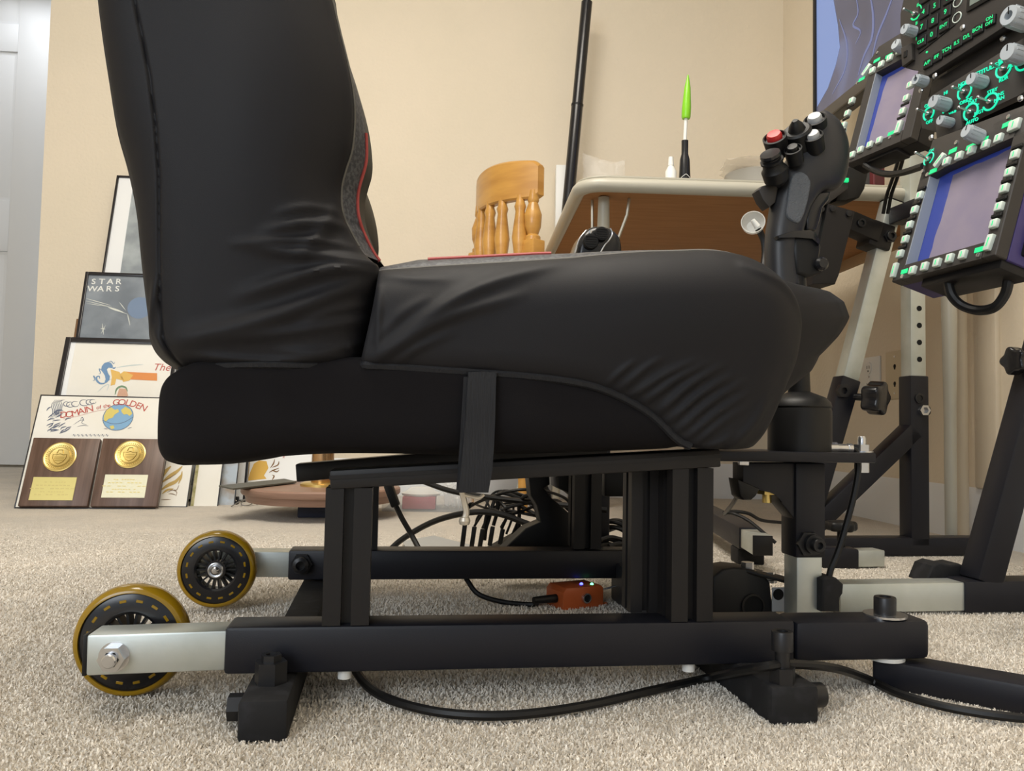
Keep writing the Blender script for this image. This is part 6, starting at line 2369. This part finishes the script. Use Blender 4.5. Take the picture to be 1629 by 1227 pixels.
b.obj('bracket_plate', BLK2, t)
for x, y in ((1189, 905), (1222, 920)):
    q = L(x, y, vP + .016)
    B().cyl(G(q.x, vP + .016, q.z - .003), G(q.x, vP + .016, q.z + .009), .0088, n=6).cyl(G(q.x, vP + .016, q.z - .005), G(q.x, vP + .016, q.z - .002), .012, n=20).obj('hex_bolt', STEEL, t)
a_, c_ = L(1228, 935, vP - .004), L(1248, 973, vP - .004)
tg = B().box((a_.x, vP - .005, c_.z), (c_.x, vP - .003, a_.z), RIG, .0005, 1).obj('sticker', mat('sticker_grey', (.42, .44, .46), .5), t)
q = L(1238, 946, vP - .005)
B().lathe([(0, 0), (.0075, 0), (.0075, .0006), (0, .0006)], axisM(G(q.x, vP - .005, q.z), -RV), 24).obj('sticker_spot', DARKBLK, tg)
# tube pointing at the camera
ct0 = atY(1213, 868, 1.40)
ct1 = atY(1170, 858, 1.60)
dT = (ct1 - ct0)
dT.z = 0
dT.normalize()
ct1 = ct0 + dT * .22
t = thing('floor_tube', 'short zinc square tube with black end cap pointing at the camera', 'bar', T(V((ct0.x, ct0.y, 0))))
B().beam(ct0, ct1, .034, .034, .002).obj('tube', ZINC, t)
B().beam(ct0 - dT * .003, ct0 + dT * .001, .0342, .0342, .001).obj('end_cap', PLAS, t)
s0_ = ct0 + dT * .085
B().beam(s0_, s0_ + dT * .5, .041, .041, .003).obj('sleeve', BLK, t)
B().box((s0_.x - .02, s0_.y + .01, 0), (s0_.x + .03, s0_.y + .06, ct0.z - .02), Mx(), .003).obj('foot', RUB, t)
# rubber pad beside the zinc post
pl = [L(x, y, vM - .01) for x, y in ((1308, 974), (1308, 922), (1318, 918), (1332, 920), (1343, 930), (1342, 945), (1337, 952), (1337, 974))]
t = B().pillow([(p_.x, p_.z) for p_ in pl], 0, .04, .004, FZ_(vM - .01), 3).obj('rubber_block', RUB, None, RIG @ T((L(1325, 974, vM).x, vM, L(1325, 974, vM).z)))
tag(t, 'black rubber block clipped beside the short zinc post', 'block')
# cables at the stick
ym = rigpt(1354, 714, vJ).y
cable([(1353, 714, ym), (1360, 717, ym), (1364, 728, ym), (1365, 750, ym), (1358, 790, ym), (1346, 835, ym), (1334, 875, ym), (1322, 905, ym), (1318, 922, ym)], .0042, 'stick_cable', 'black cable dropping from the stick connector to the rubber block')
cable([(1150, 818, 1.5), (1165, 814, 1.5), (1190, 817, 1.5), (1212, 828, 1.52), (1246, 832, 1.55)], .0032, 'pedal_cable', 'upper of two thin black cables above the zinc floor tube')
cable([(1150, 816, 1.48), (1166, 817, 1.48), (1190, 828, 1.46), (1215, 848, 1.44), (1234, 864, 1.43)], .0032, 'pedal_cable', 'lower thin black cable slanting down beside the zinc floor tube')
for i, x in enumerate((0, 7)):
    cable([(1432 + x, 236, 1.40), (1428 + x, 258, 1.44), (1420 + x, 284, 1.50), (1411 + x, 310, 1.56), (1405 + x, 340, 1.58)], .0036, 'display_lead', ('left' if i == 0 else 'right') + ' one of two black leads behind the left display')
cable([(1180, 742, 1.10), (1177, 765, 1.11), (1172, 790, 1.12), (1162, 806, 1.2), (1152, 818, 1.35)], .0030, 'clip_cable', 'thin black cable running down from the bracket arm clamp')

# cross tube behind the displays, carried by both stands
qa = L(1418, 345, vS)
fa = G(qa.x + .01, vS + .0, qa.z)
kz = (qa.z - q0_near.z) / dn.z
qn = q0_near + dn * kz
na = G(qn.x, vN + .04, qn.z)
t = thing('cross_tube', 'black cross tube behind the cockpit displays joining both stands', 'bar', T((fa + na) / 2))
B().beam(fa, na, .034, .034, .002).obj('tube', BLK, t)


def strut(P, x, y, z):
    a_ = P.M @ V((x, y, z))
    k_ = (a_ - fa).dot(na - fa) / (na - fa).length_squared
    c_ = fa.lerp(na, min(1, max(0, k_)))
    B().beam(a_, c_, .024, .012, .001).obj('strut', BLK, t)


strut(PC_, W2 * .5, H2 * .6, -.063)
strut(PA, W1 * .45, H1 * .3, -.042)
u, w = PU.m(1560, 150)
strut(PU, u, w, -.055)
